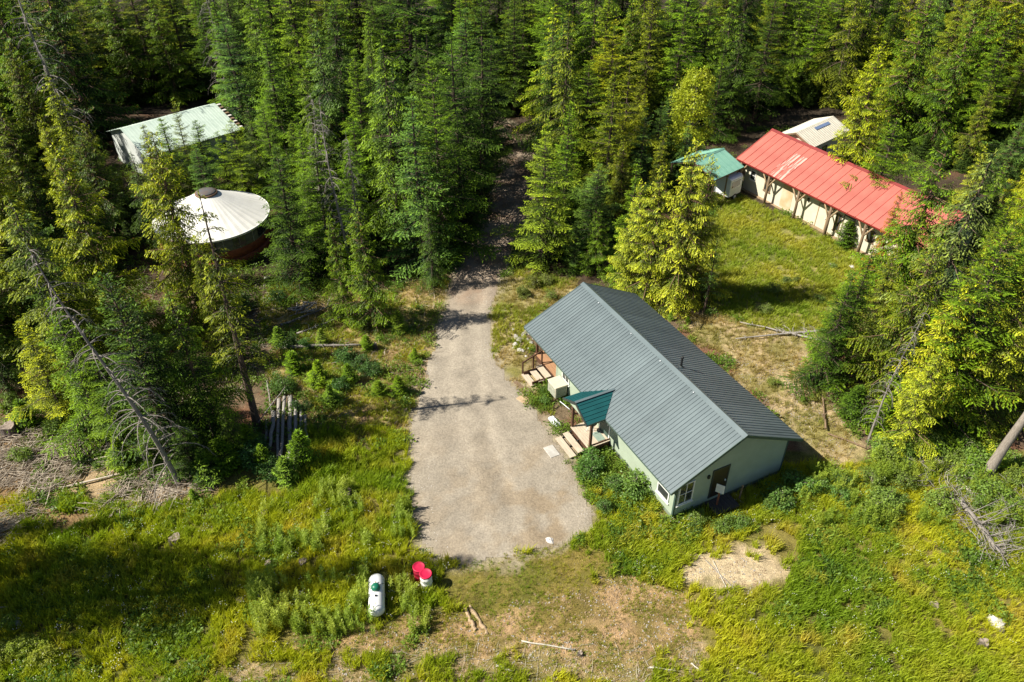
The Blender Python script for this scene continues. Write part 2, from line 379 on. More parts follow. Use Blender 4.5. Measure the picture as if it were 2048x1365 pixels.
# the far ground, out to the horizon, as a ring of sheets round the detailed one
def far_ground():
    xs = np.array(sorted(set([-1500, -700, -300, -150, -100, -70, -48, -24, 0, 24, 48, 70, 100, 150, 300, 700, 1500]))); ys = np.array([-1200, -400, -100, -30, 0, 12, 30, 48, 66, 84, 100, 120, 150, 220, 500, 1800])
    X, Y = np.meshgrid(xs, ys); nx = len(xs); X = X.ravel().astype(float); Y = Y.ravel().astype(float)
    F = []
    for r in range(len(ys)-1):
        for c in range(nx-1):
            if xs[c] >= -48 and xs[c+1] <= 48 and ys[r] >= 12 and ys[r+1] <= 84: continue
            a = r*nx+c; F.append((a, a+1, a+nx+1, a+nx))
    Z = np.full(X.shape, -.25)
    me = npmesh('forest_floor', np.stack([X, Y, Z], 1), F, M['ground'])
    at = me.color_attributes.new('albedo', 'FLOAT_COLOR', 'POINT'); at.data.foreach_set('color', np.tile(np.array([.06, .045, .03, 1], np.float32), len(X)))  # floor colour darkened in place of shade from the trees
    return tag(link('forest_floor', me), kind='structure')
far_ground()
def driveway():
    x0, y0 = DRIVE.min(0)-1; x1, y1 = DRIVE.max(0)+1; st = .2
    nx = int((x1-x0)/st)+2; ny = int((y1-y0)/st)+2
    X, Y = np.meshgrid(x0+np.arange(nx)*st, y0+np.arange(ny)*st); X = X.ravel(); Y = Y.ravel()
    s = sdist(X+(fbm(X, Y, 1.2, 60)-.5)*.9, Y+(fbm(X, Y, 1.2, 64)-.5)*.9, DRIVE)
    i = np.arange((nx-1)*(ny-1)); a = (i//(nx-1))*nx+i % (nx-1); F = np.stack([a, a+1, a+nx+1, a+nx], 1)
    keep = (s[F] < .12).all(1); F = F[keep]
    used = np.unique(F); mp = -np.ones(len(X), int); mp[used] = np.arange(len(used)); F = mp[F]; X = X[used]; Y = Y[used]; s = s[used]
    Z = np.where(s > -.1, .006, .03)+np.clip(-s, 0, 2)*.01+np.where(s < -.3, (fbm(X, Y, 1.5, 70)-.5)*.03, 0)
    f = np.clip((fbm(X, Y, 2.2, 75)-.40)*3, 0, 1)[:, None]; C = np.array([.335, .29, .228])*(1-f)+np.array([.285, .248, .195])*f
    px_, py = topix(X, Y)
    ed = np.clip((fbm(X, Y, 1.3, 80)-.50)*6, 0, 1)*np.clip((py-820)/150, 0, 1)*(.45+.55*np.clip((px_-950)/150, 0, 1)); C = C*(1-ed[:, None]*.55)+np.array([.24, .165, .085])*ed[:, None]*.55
    # wheel tracks a little paler and smoother, up the middle
    up = np.clip((800-py)/100, 0, 1)[:, None]; C = C*(1-.10*up)+np.array([.40, .36, .30])*.10*up
    far = np.clip((660-py)/120, 0, 1)[:, None]*1.6; lit = np.clip((fbm(X, Y, 1.1, 90)-.45)*4, 0, 1)[:, None]  # brown dirt of the upper drive, its colour also darkened for tree shade
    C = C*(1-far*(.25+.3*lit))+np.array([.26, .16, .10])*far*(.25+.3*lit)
    CL = wpoly([(1020, 1080), (985, 960), (950, 840), (930, 740), (930, 660), (948, 570), (985, 480), (1018, 400), (1045, 330)])
    dc = pdist(X, Y, CL, False)+(fbm(X, Y, 2., 95)-.5)*.5
    tr_ = np.exp(-((dc-.85)/.28)**2)[:, None]; mid = np.exp(-(dc/.4)**2)[:, None]*np.clip((fbm(X, Y, .8, 97)-.4)*4, 0, 1)[:, None]; sh_ = np.exp(-((dc-1.7)/.45)**2)[:, None]*np.clip((fbm(X, Y, 1.1, 98)-.4)*4, 0, 1)[:, None]
    C = C*(1+.13*tr_)*(1-.22*mid)*(1-.14*sh_)*(.88+.24*fbm(X, Y, .7, 99)[:, None])
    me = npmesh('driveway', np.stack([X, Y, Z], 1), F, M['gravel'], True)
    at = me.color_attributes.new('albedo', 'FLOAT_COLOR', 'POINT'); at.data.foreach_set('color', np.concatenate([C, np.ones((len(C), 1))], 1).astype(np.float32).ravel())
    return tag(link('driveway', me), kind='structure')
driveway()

# ------------------------------------------------------------------ the green house
def roof_panel_mesh(name, width, run, rise, m, nribs, rib=.03, ribw=.05):
    """one sheet of ribbed metal; local x across, local y from ridge (0) down to -run; z falls"""
    prof = []; sp = width/nribs
    for k in range(nribs):
        x = k*sp
        prof += [(x+.006 if k == 0 else x, 0), (x+ribw*.25, rib), (x+ribw*.75, rib), (x+ribw, 0)]
    prof.append((width, 0)); vs = []; n = len(prof)
    for t, y, z in ((0, 0, 0), (1, -run, -rise)):
        for x, h in prof: vs.append((x, y, z+h))
    fs = [(i, n+i, n+i+1, i+1) for i in range(n-1)]
    b = len(vs)
    vs += [(0.006, 0, -.012), (width, 0, -.012), (width, -run, -rise-.012), (.006, -run, -rise-.012)]
    fs += [(b, b+1, b+2, b+3)]
    for i in range(n-1): pass
    fs += [(n-1, 2*n-1, b+2, b+1), (0, b, b+3, n)]
    me = bpy.data.meshes.new(name); me.from_pydata(vs, [], fs); me.update(); me.materials.append(M[m]); return me
def window(parent, c, n, w, h, frame='white_paint', cross=(1, 2), fw=.07, depth=.05):
    """c centre on wall face, n outward unit axis ('u'/'v' sign), w along wall"""
    c = Vector(c); n = Vector(n); s = Vector((-n.y, n.x, 0)); up = Vector((0, 0, 1))
    def bar(a0, a1, b0, b1, d0, d1):
        mb.prism([c+s*a0+up*b0+n*d0, c+s*a1+up*b0+n*d0, c+s*a1+up*b1+n*d0, c+s*a0+up*b1+n*d0], n*(d1-d0))
    mb = MB(); bar(-w/2+fw, w/2-fw, -h/2+fw, h/2-fw, .004, .014); root = mb.build('window', 'glass', parent)
    mb = MB()
    bar(-w/2, -w/2+fw, -h/2, h/2, 0, depth); bar(w/2-fw, w/2, -h/2, h/2, 0, depth); bar(-w/2+fw, w/2-fw, -h/2, -h/2+fw, 0, depth); bar(-w/2+fw, w/2-fw, h/2-fw, h/2, 0, depth)
    for i in range(1, cross[0]): x = -w/2+w*i/cross[0]; bar(x-.018, x+.018, -h/2+fw, h/2-fw, .014, depth-.01)
    for i in range(1, cross[1]): z = -h/2+h*i/cross[1]; bar(-w/2+fw, w/2-fw, z-.018, z+.018, .014, depth-.012)
    mb.build('frame', frame, root)
    mb = MB(); bar(-w/2-.05, w/2+.05, -h/2-.06, -h/2-.003, 0, depth+.04); mb.build('sill', frame, root)
    return root
house = empty('green_house', (HC[0], HC[1], 0), HA, 'long pale green house under a grey green ribbed metal gable roof beside the gravel', 'house')
RL, EV, RZ, EZ = 7.84, 4.23, 4.67, 2.6
slope = (RZ-EZ)/EV
def rz(v): return RZ-abs(v)*slope
U0, U1, VW = -4.7, 7.5, 3.6
wt = rz(VW)-.16
MB().box(U0, U1-.12, -VW, -VW+.12, .28, wt).build('wall', 'wall_green', house)
MB().box(U0, U1-.12, VW-.12, VW, .28, wt).build('wall', 'wall_green', house)
for u in (U1-.12, U0):
    uu = u if u > 0 else U0+.003
    MB().prism([(uu, -VW, .28), (uu, VW, .28), (uu, VW, wt), (uu, 0, RZ-.16), (uu, -VW, wt)], (.12, 0, 0)).build('wall', 'wall_green', house)
MB().box(U0+.03, U1-.03, -VW+.03, VW-.03, -.1, .28).build('skirting', 'skirting', house)
for u, v in ((U1, -VW), (U1, VW), (U0, -VW), (U0, VW)):
    MB().box(u-.09 if u > 0 else u-.012, u+.012 if u > 0 else u+.09, v-.012 if v < 0 else v-.09, v+.09 if v < 0 else v+.012, .25, wt-.002).build('corner_trim', 'trim_green' if u > 0 else 'wall_green', house)
# roof deck slabs, then 17 sheets of metal on each side
for sgn in (-1, 1):
    MB().prism([(-RL+.02, 0, RZ-.13), (-RL+.02, sgn*(EV-.02), EZ-.13), (-RL+.02, sgn*(EV-.02), EZ-.012), (-RL+.02, 0, RZ-.012)], (2*RL-.04, 0, 0)).build('roof_deck', 'trim_dark', house)
    MB().box(-RL, RL, sgn*EV-.0 if sgn > 0 else -EV-.02, sgn*EV+.02 if sgn > 0 else -EV, EZ-.15, EZ-.016).build('fascia', 'trim_green', house)
pm = roof_panel_mesh('roof_panel', 2*RL/17, EV+.03, slope*(EV+.03), 'roof_green', 4, .034, .05)
for sgn in (-1, 1):
    for k in range(17):
        p = link('roof_panel', pm, house)
        if sgn < 0: p.location = (-RL+k*2*RL/17, 0, RZ)
        else: p.location = (-RL+(k+1)*2*RL/17, 0, RZ); p.rotation_euler = (0, 0, PI)
for u in (-RL, RL):
    for sgn in (-1, 1):
        a, b = (u, u+.03) if u > 0 else (u-.03, u)
        MB().prism([(a, 0, RZ-.15), (a, sgn*EV, EZ-.15), (a, sgn*EV, EZ+.03), (a, 0, RZ+.03)], (.03, 0, 0)).build('rake_trim', 'trim_green', house)
MB().prism([(-RL-.04, -.22, rz(.22)+.045), (-RL-.04, 0, RZ+.07), (-RL-.04, .22, rz(.22)+.045), (-RL-.04, 0, RZ+.045)], (2*RL+.08, 0, 0)).build('ridge_cap', 'roof_ridge', house)
for u in (-5.6, -2.0, .9, 3.9):
    MB().box(u, u+.06, -.30, -.25, rz(.28)+.04, rz(.28)+.07).build('ridge_clip', 'white_metal', house)
# stove pipe on the back slope
pp = MB().tube([(1.64, .65, rz(.65)-.02), (1.64, .65, rz(.65)+.62)], .06, 10).build('vent_pipe', 'black', house)
MB().lathe([(.09, 0), (.09, .06), (.02, .10)], 10, (1.64, .65, rz(.65)+.62)).build('vent_cap', 'black', pp)
MB().lathe([(.16, 0), (.08, .10)], 10, (1.64, .65, rz(.65)-.02)).build('flashing', 'trim_dark', pp)
# windows and doors
window(house, (6.58, -VW, 1.45), (0, -1, 0), .98, 1.3, cross=(1, 2))
window(house, (-3.5, -VW, 1.6), (0, -1, 0), .85, 1.1, cross=(2, 1))
window(house, (U1, -2.98, 1.7), (1, 0, 0), .95, 1.45, cross=(2, 2))
window(house, (1.0, VW, 1.6), (0, 1, 0), 1.2, 1.1, cross=(2, 1)); window(house, (-3, VW, 1.6), (0, 1, 0), 1.2, 1.1, cross=(2, 1)); window(house, (5, VW, 1.6), (0, 1, 0), 1.2, 1.1, cross=(2, 1))
def door(parent, c, n, w, h, m, fm):
    c = Vector(c); n = Vector(n); s = Vector((-n.y, n.x, 0)); up = Vector((0, 0, 1))
    def bar(mb, a0, a1, b0, b1, d0, d1): mb.prism([c+s*a0+up*b0+n*d0, c+s*a1+up*b0+n*d0, c+s*a1+up*b1+n*d0, c+s*a0+up*b1+n*d0], n*(d1-d0)); return mb
    d = bar(MB(), -w/2, w/2, 0, h, .002, .03).build('door', m, parent)
    mb = MB(); bar(mb, -w/2-.09, -w/2-.002, 0, h+.09, 0, .045); bar(mb, w/2+.002, w/2+.09, 0, h+.09, 0, .045); bar(mb, -w/2-.002, w/2+.002, h+.002, h+.09, 0, .045); mb.build('frame', fm, d)
    bar(MB(), w/2-.12, w/2-.06, .95, 1.05, .03, .08).build('handle', 'white_metal', d)
    return d
door(house, (U1, -.85, .5), (1, 0, 0), .92, 1.95, 'door_dark', 'trim_dark')
door(house, (.95, -VW, .5), (0, -1, 0), .92, 1.95, 'trim_green', 'white_paint')
door(house, (U0, -1.5, .5), (-1, 0, 0), .92, 1.95, 'trim_green', 'white_paint')
bx = MB().box(U1, U1+.1, -1.72, -1.6, 2.15, 2.35).build('porch_light', 'black', house)
# landing outside the gable door
def planks(parent, u0, u1, v0, v1, z, n, m, along='u', th=.035):
    for k in range(n):
        if along == 'u':
            w = (v1-v0)/n; MB().box(u0, u1, v0+k*w+.006, v0+(k+1)*w-.006, z-th, z+rnd.uniform(-.003, .003)).build('plank', m, parent)
        else:
            w = (u1-u0)/n; MB().box(u0+k*w+.006, u0+(k+1)*w-.006, v0, v1, z-th, z+rnd.uniform(-.003, .003)).build('plank', m, parent)
planks(house, U1+.02, U1+1.0, -1.5, .0, .26, 6, 'shaded_deck', 'u')
MB().box(U1+.05, U1+.95, -1.45, -.05, .02, .22).build('landing_frame', 'charcoal', house)
# covered deck at the far end
planks(house, -7.5, U0-.02, -3.62, 3.6, .5, 22, 'deck_wood', 'u')
MB().box(-7.46, U0-.03, -3.58, 3.56, .02, .46).build('deck_frame', 'post_brown', house)
for u, v in ((-7.38, -3.5), (-7.38, 0), (-7.38, 3.5)):
    MB().box(u-.07, u+.07, v-.07, v+.07, .5, rz(v)-.135).build('post', 'post_brown', house)
MB().prism([(U0-.0, 0, RZ-.16), (U0, 0, RZ-.3), (U0, -VW, wt-.14), (U0, -VW, wt)], (-.1, 0, 0)) 
for v in (-5.0, -4.45, -3.95):
    i = (-5.0, -4.45, -3.95).index(v)
    MB().box(-6.35, -5.05, v-.18, v+.22, .06+.14*i, .10+.14*i+.03).build('step', 'deck_pale', house)
MB().box(-6.30, -6.24, -5.05, -3.65, .0, .34).build('stringer', 'post_brown', house)
MB().box(-5.16, -5.10, -5.05, -3.65, .0, .34).build('stringer', 'post_brown', house)
rl = MB(); rl.beam((-6.42, -5.1, .95), (-6.42, -3.68, 1.45), .06, .09); rl.beam((-6.42, -3.68, 1.45), (-7.32, -3.55, 1.45), .06, .09)
r_ = rl.build('handrail', 'post_brown', house)
for v, z, h in ((-5.05, .0, .95), (-4.3, .0, 1.2), (-3.68, .0, 1.42)): MB().box(-6.46, -6.38, v-.04, v+.04, z, h).build('baluster', 'post_brown', r_)
# teal porch roof, its posts and deck
DU, DHW, DZ, DF = .56, 1.27, 3.22, -5.42
porch = []
for sgn in (-1, 1):
    zl = 2.58
    vr, ve = -(RZ-DZ)/slope, -(RZ-zl)/slope
    vs = [(DU, vr-.0, DZ+.03), (DU, DF, DZ+.03), (DU+sgn*DHW, DF+.0, zl+.03), (DU+sgn*DHW, ve, zl+.03)]
    mb = MB(); mb.prism(vs, (0, 0, -.035)); mb.build('porch_roof_slope', 'roof_teal', house)
    mb = MB()
    for k in range(1, 6):
        f = k/6; yb = vr+(ve-vr)*f
        mb.beam((DU+sgn*DHW*f, yb-.02, DZ+.042+(zl-DZ)*f), (DU+sgn*DHW*f, DF+.01, DZ+.042+(zl-DZ)*f), .03, .022)
    mb.build('porch_roof_rib', 'roof_teal', house)
    MB().beam((DU+sgn*.02, DF-.02, DZ-.03), (DU+sgn*(DHW+.02), DF-.02, zl-.03), .035, .13).build('porch_fascia', 'trim_dark', house)
    MB().beam((DU+sgn*DHW, DF, zl-.03), (DU+sgn*DHW, ve+.1, zl-.03), .03, .10).build('porch_fascia', 'trim_green', house)
MB().beam((DU, DF-.03, DZ+.05), (DU, -(RZ-DZ)/slope+.05, DZ+.05), .16, .03).build('porch_ridge_cap', 'roof_ridge', house)
MB().prism([(DU-DHW+.15, DF+.12, 2.56), (DU+DHW-.15, DF+.12, 2.56), (DU, DF+.12, DZ-.05)], (0, .05, 0)).build('porch_gable', 'wall_green', house)
for u in (DU-.98, DU+.98):
    pt = MB().box(u-.065, u+.065, -4.98, -4.85, .0, 2.55).build('post', 'post_brown', house)
MB().beam((DU-1.1, -4.915, 2.5), (DU+1.1, -4.915, 2.5), .12, .14).build('porch_beam', 'post_brown', house)
MB().beam((DU-1.0, -4.915, 1.35), (DU-1.0, -VW-.02, 1.35), .05, .09).build('porch_rail', 'post_brown', house)
MB().beam((DU+1.0, -4.915, .62), (DU+1.0, -VW-.02, .62), .05, .09).build('porch_rail', 'post_brown', house)
planks(house, DU-.98, DU+1.02, -5.05, -VW-.01, .48, 9, 'deck_pale', 'u')
MB().box(DU-.95, DU+.99, -5.0, -VW-.02, .02, .44).build('porch_deck_frame', 'post_brown', house)
for i, v in enumerate((-5.92, -5.42)):
    MB().box(DU-.85, DU+.9, v-.19, v+.19, .10+.16*i, .15+.16*i).build('step', 'deck_pale', house)
for u in (DU-.8, DU+.02, DU+.82): MB().prism([(u, -6.08, 0), (u, -5.06, 0), (u, -5.06, .36), (u, -5.6, .24), (u, -5.62, .09), (u, -6.08, .08)], (.04, 0, 0)).build('stringer', 'charcoal', house)

def hthing(name, u, v, z, label, cat, rzz=0., group=None):
    x, y = hw(u, v); return empty(name, (x, y, z), HA+rzz, label, cat, group)
t = hthing('paving_slab', DU-.1, -6.75, .0, 'grey paving slab in the grass at the foot of the teal porch steps', 'slab')
bevel(MB().box(-.45, .45, -.3, .3, -.05, .07).build('slab', 'concrete', t), .02)
t = hthing('kettle_grill', DU-.12, -4.15, .49, 'round black kettle barbecue standing on the deck under the teal porch roof', 'barbecue')
MB().lathe([(.05, .48), (.22, .52), (.30, .66), (.31, .72)], 18).build('bowl', 'black', t, True)
MB().lathe([(.315, .725), (.30, .82), (.2, .93), (.04, .98)], 18).build('lid', 'black', t, True)
for k in range(3): a = k*2*PI/3; MB().tube([(.3*math.cos(a), .3*math.sin(a), 0), (.14*math.cos(a), .14*math.sin(a), .53)], .015, 6).build('leg', 'white_metal', t)
t = hthing('door_mat', DU+.42, -4.02, .487, 'pale green grey doormat on the deck in front of the porch door', 'doormat')
MB().box(-.38, .38, -.24, .24, 0, .015).build('mat', 'mat_green', t)
# heat pump cabinet against the wall
t = hthing('cooling_cabinet', -3.62, -4.12, .0, 'beige cooling cabinet with dark side grille standing against the green wall', 'air conditioner')
bevel(MB().box(-.48, .48, -.4, .4, .28, 1.08).build('cabinet', 'ac_beige', t), .03)
mb = MB()
for k in range(9): mb.box(.482, .50, -.34, .34, .34+k*.078, .385+k*.078)
mb.build('louvre_grille', 'ac_grille', t)
mb = MB()
for k in range(9): mb.box(-.42, .42, -.42, -.402, .34+k*.078, .37+k*.078)
mb.build('louvre_grille', 'ac_grille', t)
bevel(MB().box(-.51, .51, -.43, .43, 1.085, 1.13).build('lid', 'ac_beige', t), .015)
for a in (-.4, .4):
    for b in (-.32, .32): MB().box(a-.04, a+.04, b-.04, b+.04, 0, .28).build('leg', 'post_brown', t)
t = hthing('loose_plank', -5.55, -5.75, .03, 'short dark plank lying in the grass by the deck steps of the green house', 'plank', .2); MB().box(-.42, .42, -.12, .12, 0, .05).build('plank', 'timber', t)
t = hthing('flat_stone', -4.2, -6.1, .0, 'flat tan stone slab in the weeds between the gravel and the beige cabinet', 'stone', .3); bevel(MB().box(-.4, .45, -.3, .3, -.05, .09).build('slab', 'dirt', t), .04)
# white plastic sheet crumpled in the weeds
def crumple(name, w, l, h, m, seed, parent=None):
    r = np.random.RandomState(seed); n = 14; X, Y = np.meshgrid(np.linspace(-w/2, w/2, n), np.linspace(-l/2, l/2, n)); X = X.ravel(); Y = Y.ravel()
    ed = np.clip(1-np.maximum(np.abs(X)/(w/2), np.abs(Y)/(l/2)), 0, 1)
    Z = np.sqrt(ed)*h*(.5+fbm(X*3, Y*3, .5, seed))+.02
    X = X+r.randn(len(X))*.02*ed**.1; Y = Y+r.randn(len(Y))*.02
    i = np.arange((n-1)**2); a = (i//(n-1))*n+i % (n-1)
    me = npmesh(name, np.stack([X*(1-.25*np.abs(Y)/l*2), Y, Z], 1), np.stack([a, a+1, a+n+1, a+n], 1), M[m])
    o = link(name, me, parent); s = o.modifiers.new('solid', 'SOLIDIFY'); s.thickness = .01; return o
x, y = g(1109, 846); o = crumple('plastic_sheet', .45, 1.0, .3, 'white_metal', 3); o.location = (x, y, .03); o.rotation_euler = (0, 0, .55)
tag(o, 'crumpled white plastic sheet lying in the weeds beside the gravel near the teal porch', 'sheet')
def pole(name, p0, p1, r, m, label, cat, group=None, n=7, r2=None, z0=.05, z1=.05):
    (x0, y0), (x1, y1) = g(*p0), g(*p1); r2 = r2 or r
    a = Vector((x0, y0, gz1(x0, y0)+r+z0)); b = Vector((x1, y1, gz1(x1, y1)+r2+z1)); mid = (a+b)/2
    pts = []; rr = []
    for k in range(6):
        f = k/5; q = a.lerp(b, f)-mid; q += Vector((rnd.uniform(-1, 1), rnd.uniform(-1, 1), rnd.uniform(-.5, .5)))*r*.5; pts.append(q); rr.append((r*(1-f)+r2*f)*rnd.uniform(.92, 1.08))
    o = MB().tube(pts, rr, n).build(name, m, None, True, mid); return tag(o, label, cat, group)
pole('white_pipe', (1119, 819), (1139, 833), .025, 'white_metal', 'thin white pipe lying across the weeds left of the teal porch', 'pipe', z0=.6, z1=.5)

# ------------------------------------------------------------------ the long red-roofed building
E1 = g(1474, 316, 3.0); E2 = g(1755, 455, 3.0)
RA = math.atan2(E2[1]-E1[1], E2[0]-E1[0]); RLEN = 19.2
red = empty('red_roofed_building', (E1[0], E1[1], 0), RA, 'long cream building under a red ribbed metal roof at the top of the grassy clearing', 'building')
rrun, rsl = 3.85, .49; rev = 3.0; rrz = rev+rrun*rsl
pm = roof_panel_mesh('roof_panel', RLEN/25, rrun+.05, rsl*(rrun+.05), 'red_roof', 1, .05, .07)
pmf = roof_panel_mesh('faded_roof_panel', RLEN/25, rrun+.05, rsl*(rrun+.05), 'faded_red', 1, .05, .07)
for k in range(25):
    f = k in (5, 6)
    p = link('roof_panel', pmf if f else pm, red, (k*RLEN/25, rrun, rrz))
    if f: p['label'] = 'red roof panel bleached pale pink down its lower half'
    p = link('roof_panel', pm, red, ((k+1)*RLEN/25, rrun, rrz)); p.rotation_euler = (0, 0, PI)
for sgn in (-1, 1):
    MB().prism([(.02, rrun, rrz-.14), (.02, rrun+sgn*(rrun-.02), rev-.14), (.02, rrun+sgn*(rrun-.02), rev-.015), (.02, rrun, rrz-.015)], (RLEN-.04, 0, 0)).build('roof_deck', 'timber', red)
    yy = 0 if sgn < 0 else 2*rrun
    MB().box(0, RLEN, yy-.04 if sgn < 0 else yy+.02, yy-.02 if sgn < 0 else yy+.04, rev-.16, rev-.02).build('fascia', 'red_trim', red)
    for a in (-.03, RLEN): MB().prism([(a, rrun, rrz-.16), (a, rrun+sgn*rrun, rev-.16), (a, rrun+sgn*rrun, rev+.04), (a, rrun, rrz+.04)], (.03, 0, 0)).build('rake_trim', 'red_trim', red)
MB().prism([(-.04, rrun-.2, rrz-.05), (-.04, rrun, rrz+.09), (-.04, rrun+.2, rrz-.05), (-.04, rrun, rrz+.06)], (RLEN+.08, 0, 0)).build('ridge_cap', 'red_trim', red)
WV = .85; wtz = rev+WV*rsl-.17
MB().box(.5, RLEN-.5, WV, WV+.15, -.2, wtz).build('wall', 'cream_wall', red)
MB().box(.5, RLEN-.5, 2*rrun-WV-.15, 2*rrun-WV, -.2, wtz).build('wall', 'cream_wall', red)
for a in (.5, RLEN-.65):
    MB().prism([(a+.003, WV+.152, -.2), (a+.003, 2*rrun-WV-.152, -.2), (a+.003, 2*rrun-WV-.152, wtz+.07), (a+.003, rrun, rrz-.17), (a+.003, WV+.152, wtz+.07)], (.144, 0, 0)).build('wall', 'cream_wall', red)
MB().box(.6, RLEN-.6, WV-.25, WV-.01, -.2, .12).build('footing', 'clod', red)
MB().box(5.0, 6.2, WV-.014, WV-.003, .2, 2.5).build('stained_wall_patch', 'cream_stain', red)
for u, w, h, z in ((3.35, .75, 1.25, 1.55), (11.1, .55, 1.5, 1.35), (14.3, .7, .9, 1.6)): window(red, (u, WV, z), (0, -1, 0), w, h, 'timber', (2, 1))
window(red, (1.5, WV, 1.7), (0, -1, 0), .7, .9, 'white_paint', (1, 2))
door(red, (9.55, WV, .15), (0, -1, 0), .9, 2.05, 'cream_wall', 'timber_pale'); door(red, (12.1, WV, .15), (0, -1, 0), .9, 2.05, 'cream_wall', 'timber')
lt = MB().box(7.8, 7.95, WV-.14, WV-.004, 1.9, 2.15).build('wall_lamp', 'black', red)
for k in range(6):
    u = .55+k*(RLEN-1.1)/5.35
    p = MB().tube([(u, .12, -.2), (u+.02, .12, 1.3), (u, .12, rev-.2)], [.13, .115, .10], 9).build('post', 'timber', red, True)
    for s in (-1, 1):
        if k == 0 and s < 0: pass
        MB().tube([(u+.04*s, .12, 1.75), (u+.75*s, .12, rev-.16)], [.075, .065], 7).build('brace', 'timber_pale', p, True)
    MB().tube([(u, .14, 1.9), (u, WV-.01, 2.75)], .06, 7).build('brace', 'timber_pale', p, True)
MB().tube([(.1, .12, rev-.17), (RLEN-.1, .12, rev-.17)], .08, 8).build('eave_beam', 'timber', red)

# ------------------------------------------------------------------ carport with teal ribbed roof, camper below it
CE1 = g(1489, 334, 2.7); CE0 = g(1432, 360, 2.7)
ca = math.atan2(CE1[1]-CE0[1], CE1[0]-CE0[0]); cl = 4.3
cp = empty('carport', (CE1[0], CE1[1], 0), ca, 'open carport with a pale teal ribbed metal roof beside the red roofed building', 'carport')
crun, crise = 2.45, .95
pm = roof_panel_mesh('roof_panel', cl/6, crun, crise, 'carport_roof', 4, .03, .06)
for k in range(6):
    link('roof_panel', pm, cp, (-cl+k*cl/6, crun, 2.7+crise)); p = link('roof_panel', pm, cp, (-cl+(k+1)*cl/6, crun, 2.7+crise)); p.rotation_euler = (0, 0, PI)
MB().prism([(-cl-.02, crun-.15, 2.7+crise-.02), (-cl-.02, crun, 2.7+crise+.06), (-cl-.02, crun+.15, 2.7+crise-.02), (-cl-.02, crun, 2.7+crise+.04)], (cl+.04, 0, 0)).build('ridge_cap', 'carport_roof', cp)
for y in (.15, 2*crun-.15):
    MB().box(-cl+.05, -.05, y-.06, y+.06, 2.52, 2.66).build('beam', 'timber', cp)
    for x in (-cl+.15, -cl/2, -.15):
        p = MB().box(x-.07, x+.07, y-.07, y+.07, -.2, 2.52).build('post', 'timber_pale', cp)
        if x > -1: MB().beam((x-.05, y, 1.8), (x-.7, y, 2.5), .08, .1).build('brace', 'timber_pale', p)
for k in range(5):
    x = -cl+.1+k*(cl-.2)/4
    for s in (-1, 1): MB().beam((x, crun, 2.6+crise), (x, crun+s*(crun-.1), 2.64), .05, .1).build('rafter', 'timber', cp)
# camper
cm = empty('camper_trailer', (CE1[0], CE1[1], 0), ca, 'white camper trailer parked under the teal carport roof', 'trailer')
yc = .45
b = MB(); b.prism([(-2.2, yc-.8, .5), (-2.2, yc+1.1, .5), (-2.2, yc+1.1, 2.1), (-2.2, yc+.9, 2.3), (-2.2, yc-.6, 2.3), (-2.2, yc-.8, 2.1)], (1.75, 0, 0)); bevel(b.build('body', 'white_metal', cm), .06, 3)
MB().box(-.445, -.43, yc-.45, yc+.75, 1.35, 1.95).build('window', 'glass', cm)
MB().box(-2.0, -.8, yc-.815, yc-.803, 1.35, 1.9).build('window', 'glass', cm)
MB().box(-.44, -.36, yc-.8, yc+1.1, .42, .55).build('bumper', 'trim_dark', cm)
MB().box(-.444, -.432, yc-.1, yc+.25, .9, 1.02).build('number_plate_holder', 'black', cm)
for y in (yc-.72, yc+1.0):
    w = MB().lathe([(.12, -.1), (.32, -.1), (.34, 0), (.32, .1), (.12, .1)], 18).build('wheel', 'black', cm, True); w.location = (-1.3, y, .32); w.rotation_euler = (PI/2, 0, 0)
    MB().lathe([(.05, -.11), (.16, -.11), (.16, .11), (.05, .11)], 14).build('rim', 'white_metal', w, True)

# ------------------------------------------------------------------ cream shed behind the red roof
A0 = g(1592, 265.7, 3.9); A1 = g(1653, 239, 3.9)
sa = math.atan2(A1[1]-A0[1], A1[0]-A0[0]); sl = 6.5
sh = empty('cream_shed', (A0[0], A0[1], 0), sa, 'small shed with a cream corrugated gable roof just behind the red roofed building', 'shed')
for s in (-1, 1):
    pmx = roof_panel_mesh('roof_panel', sl/7, 2.0, .85, 'cream_roof', 3, .03, .06)
    for k in range(7):
        p = link('roof_panel', pmx, sh, (k*sl/7, 0, 3.9) if s < 0 else ((k+1)*sl/7, 0, 3.9))
        if s > 0: p.rotation_euler = (0, 0, PI)
    MB().box(.3, sl-.2, s*1.55-.05, s*1.55+.05, -.2, 3.15).build('wall', 'cream_wall', sh)
for x in (.3, sl-.3): MB().prism([(x, -1.49, -.2), (x, 1.49, -.2), (x, 1.49, 3.2), (x, 0, 3.84), (x, -1.49, 3.2)], (.1, 0, 0)).build('wall', 'cream_wall', sh)
MB().prism([(2.6, -.32, 3.80), (2.6, -.62, 3.675), (2.6, -.62, 3.70), (2.6, -.32, 3.83)], (2.4, 0, 0)).build('skylight', 'blue_panel', sh)
for s in (-1, 1): MB().beam((-.02, 0, 3.83), (-.02, s*2.0, 2.98), .04, .14).build('rake_trim', 'timber', sh)
window(sh, (3, -1.6, 1.9), (0, -1, 0), .8, .9, 'timber', (1, 2))

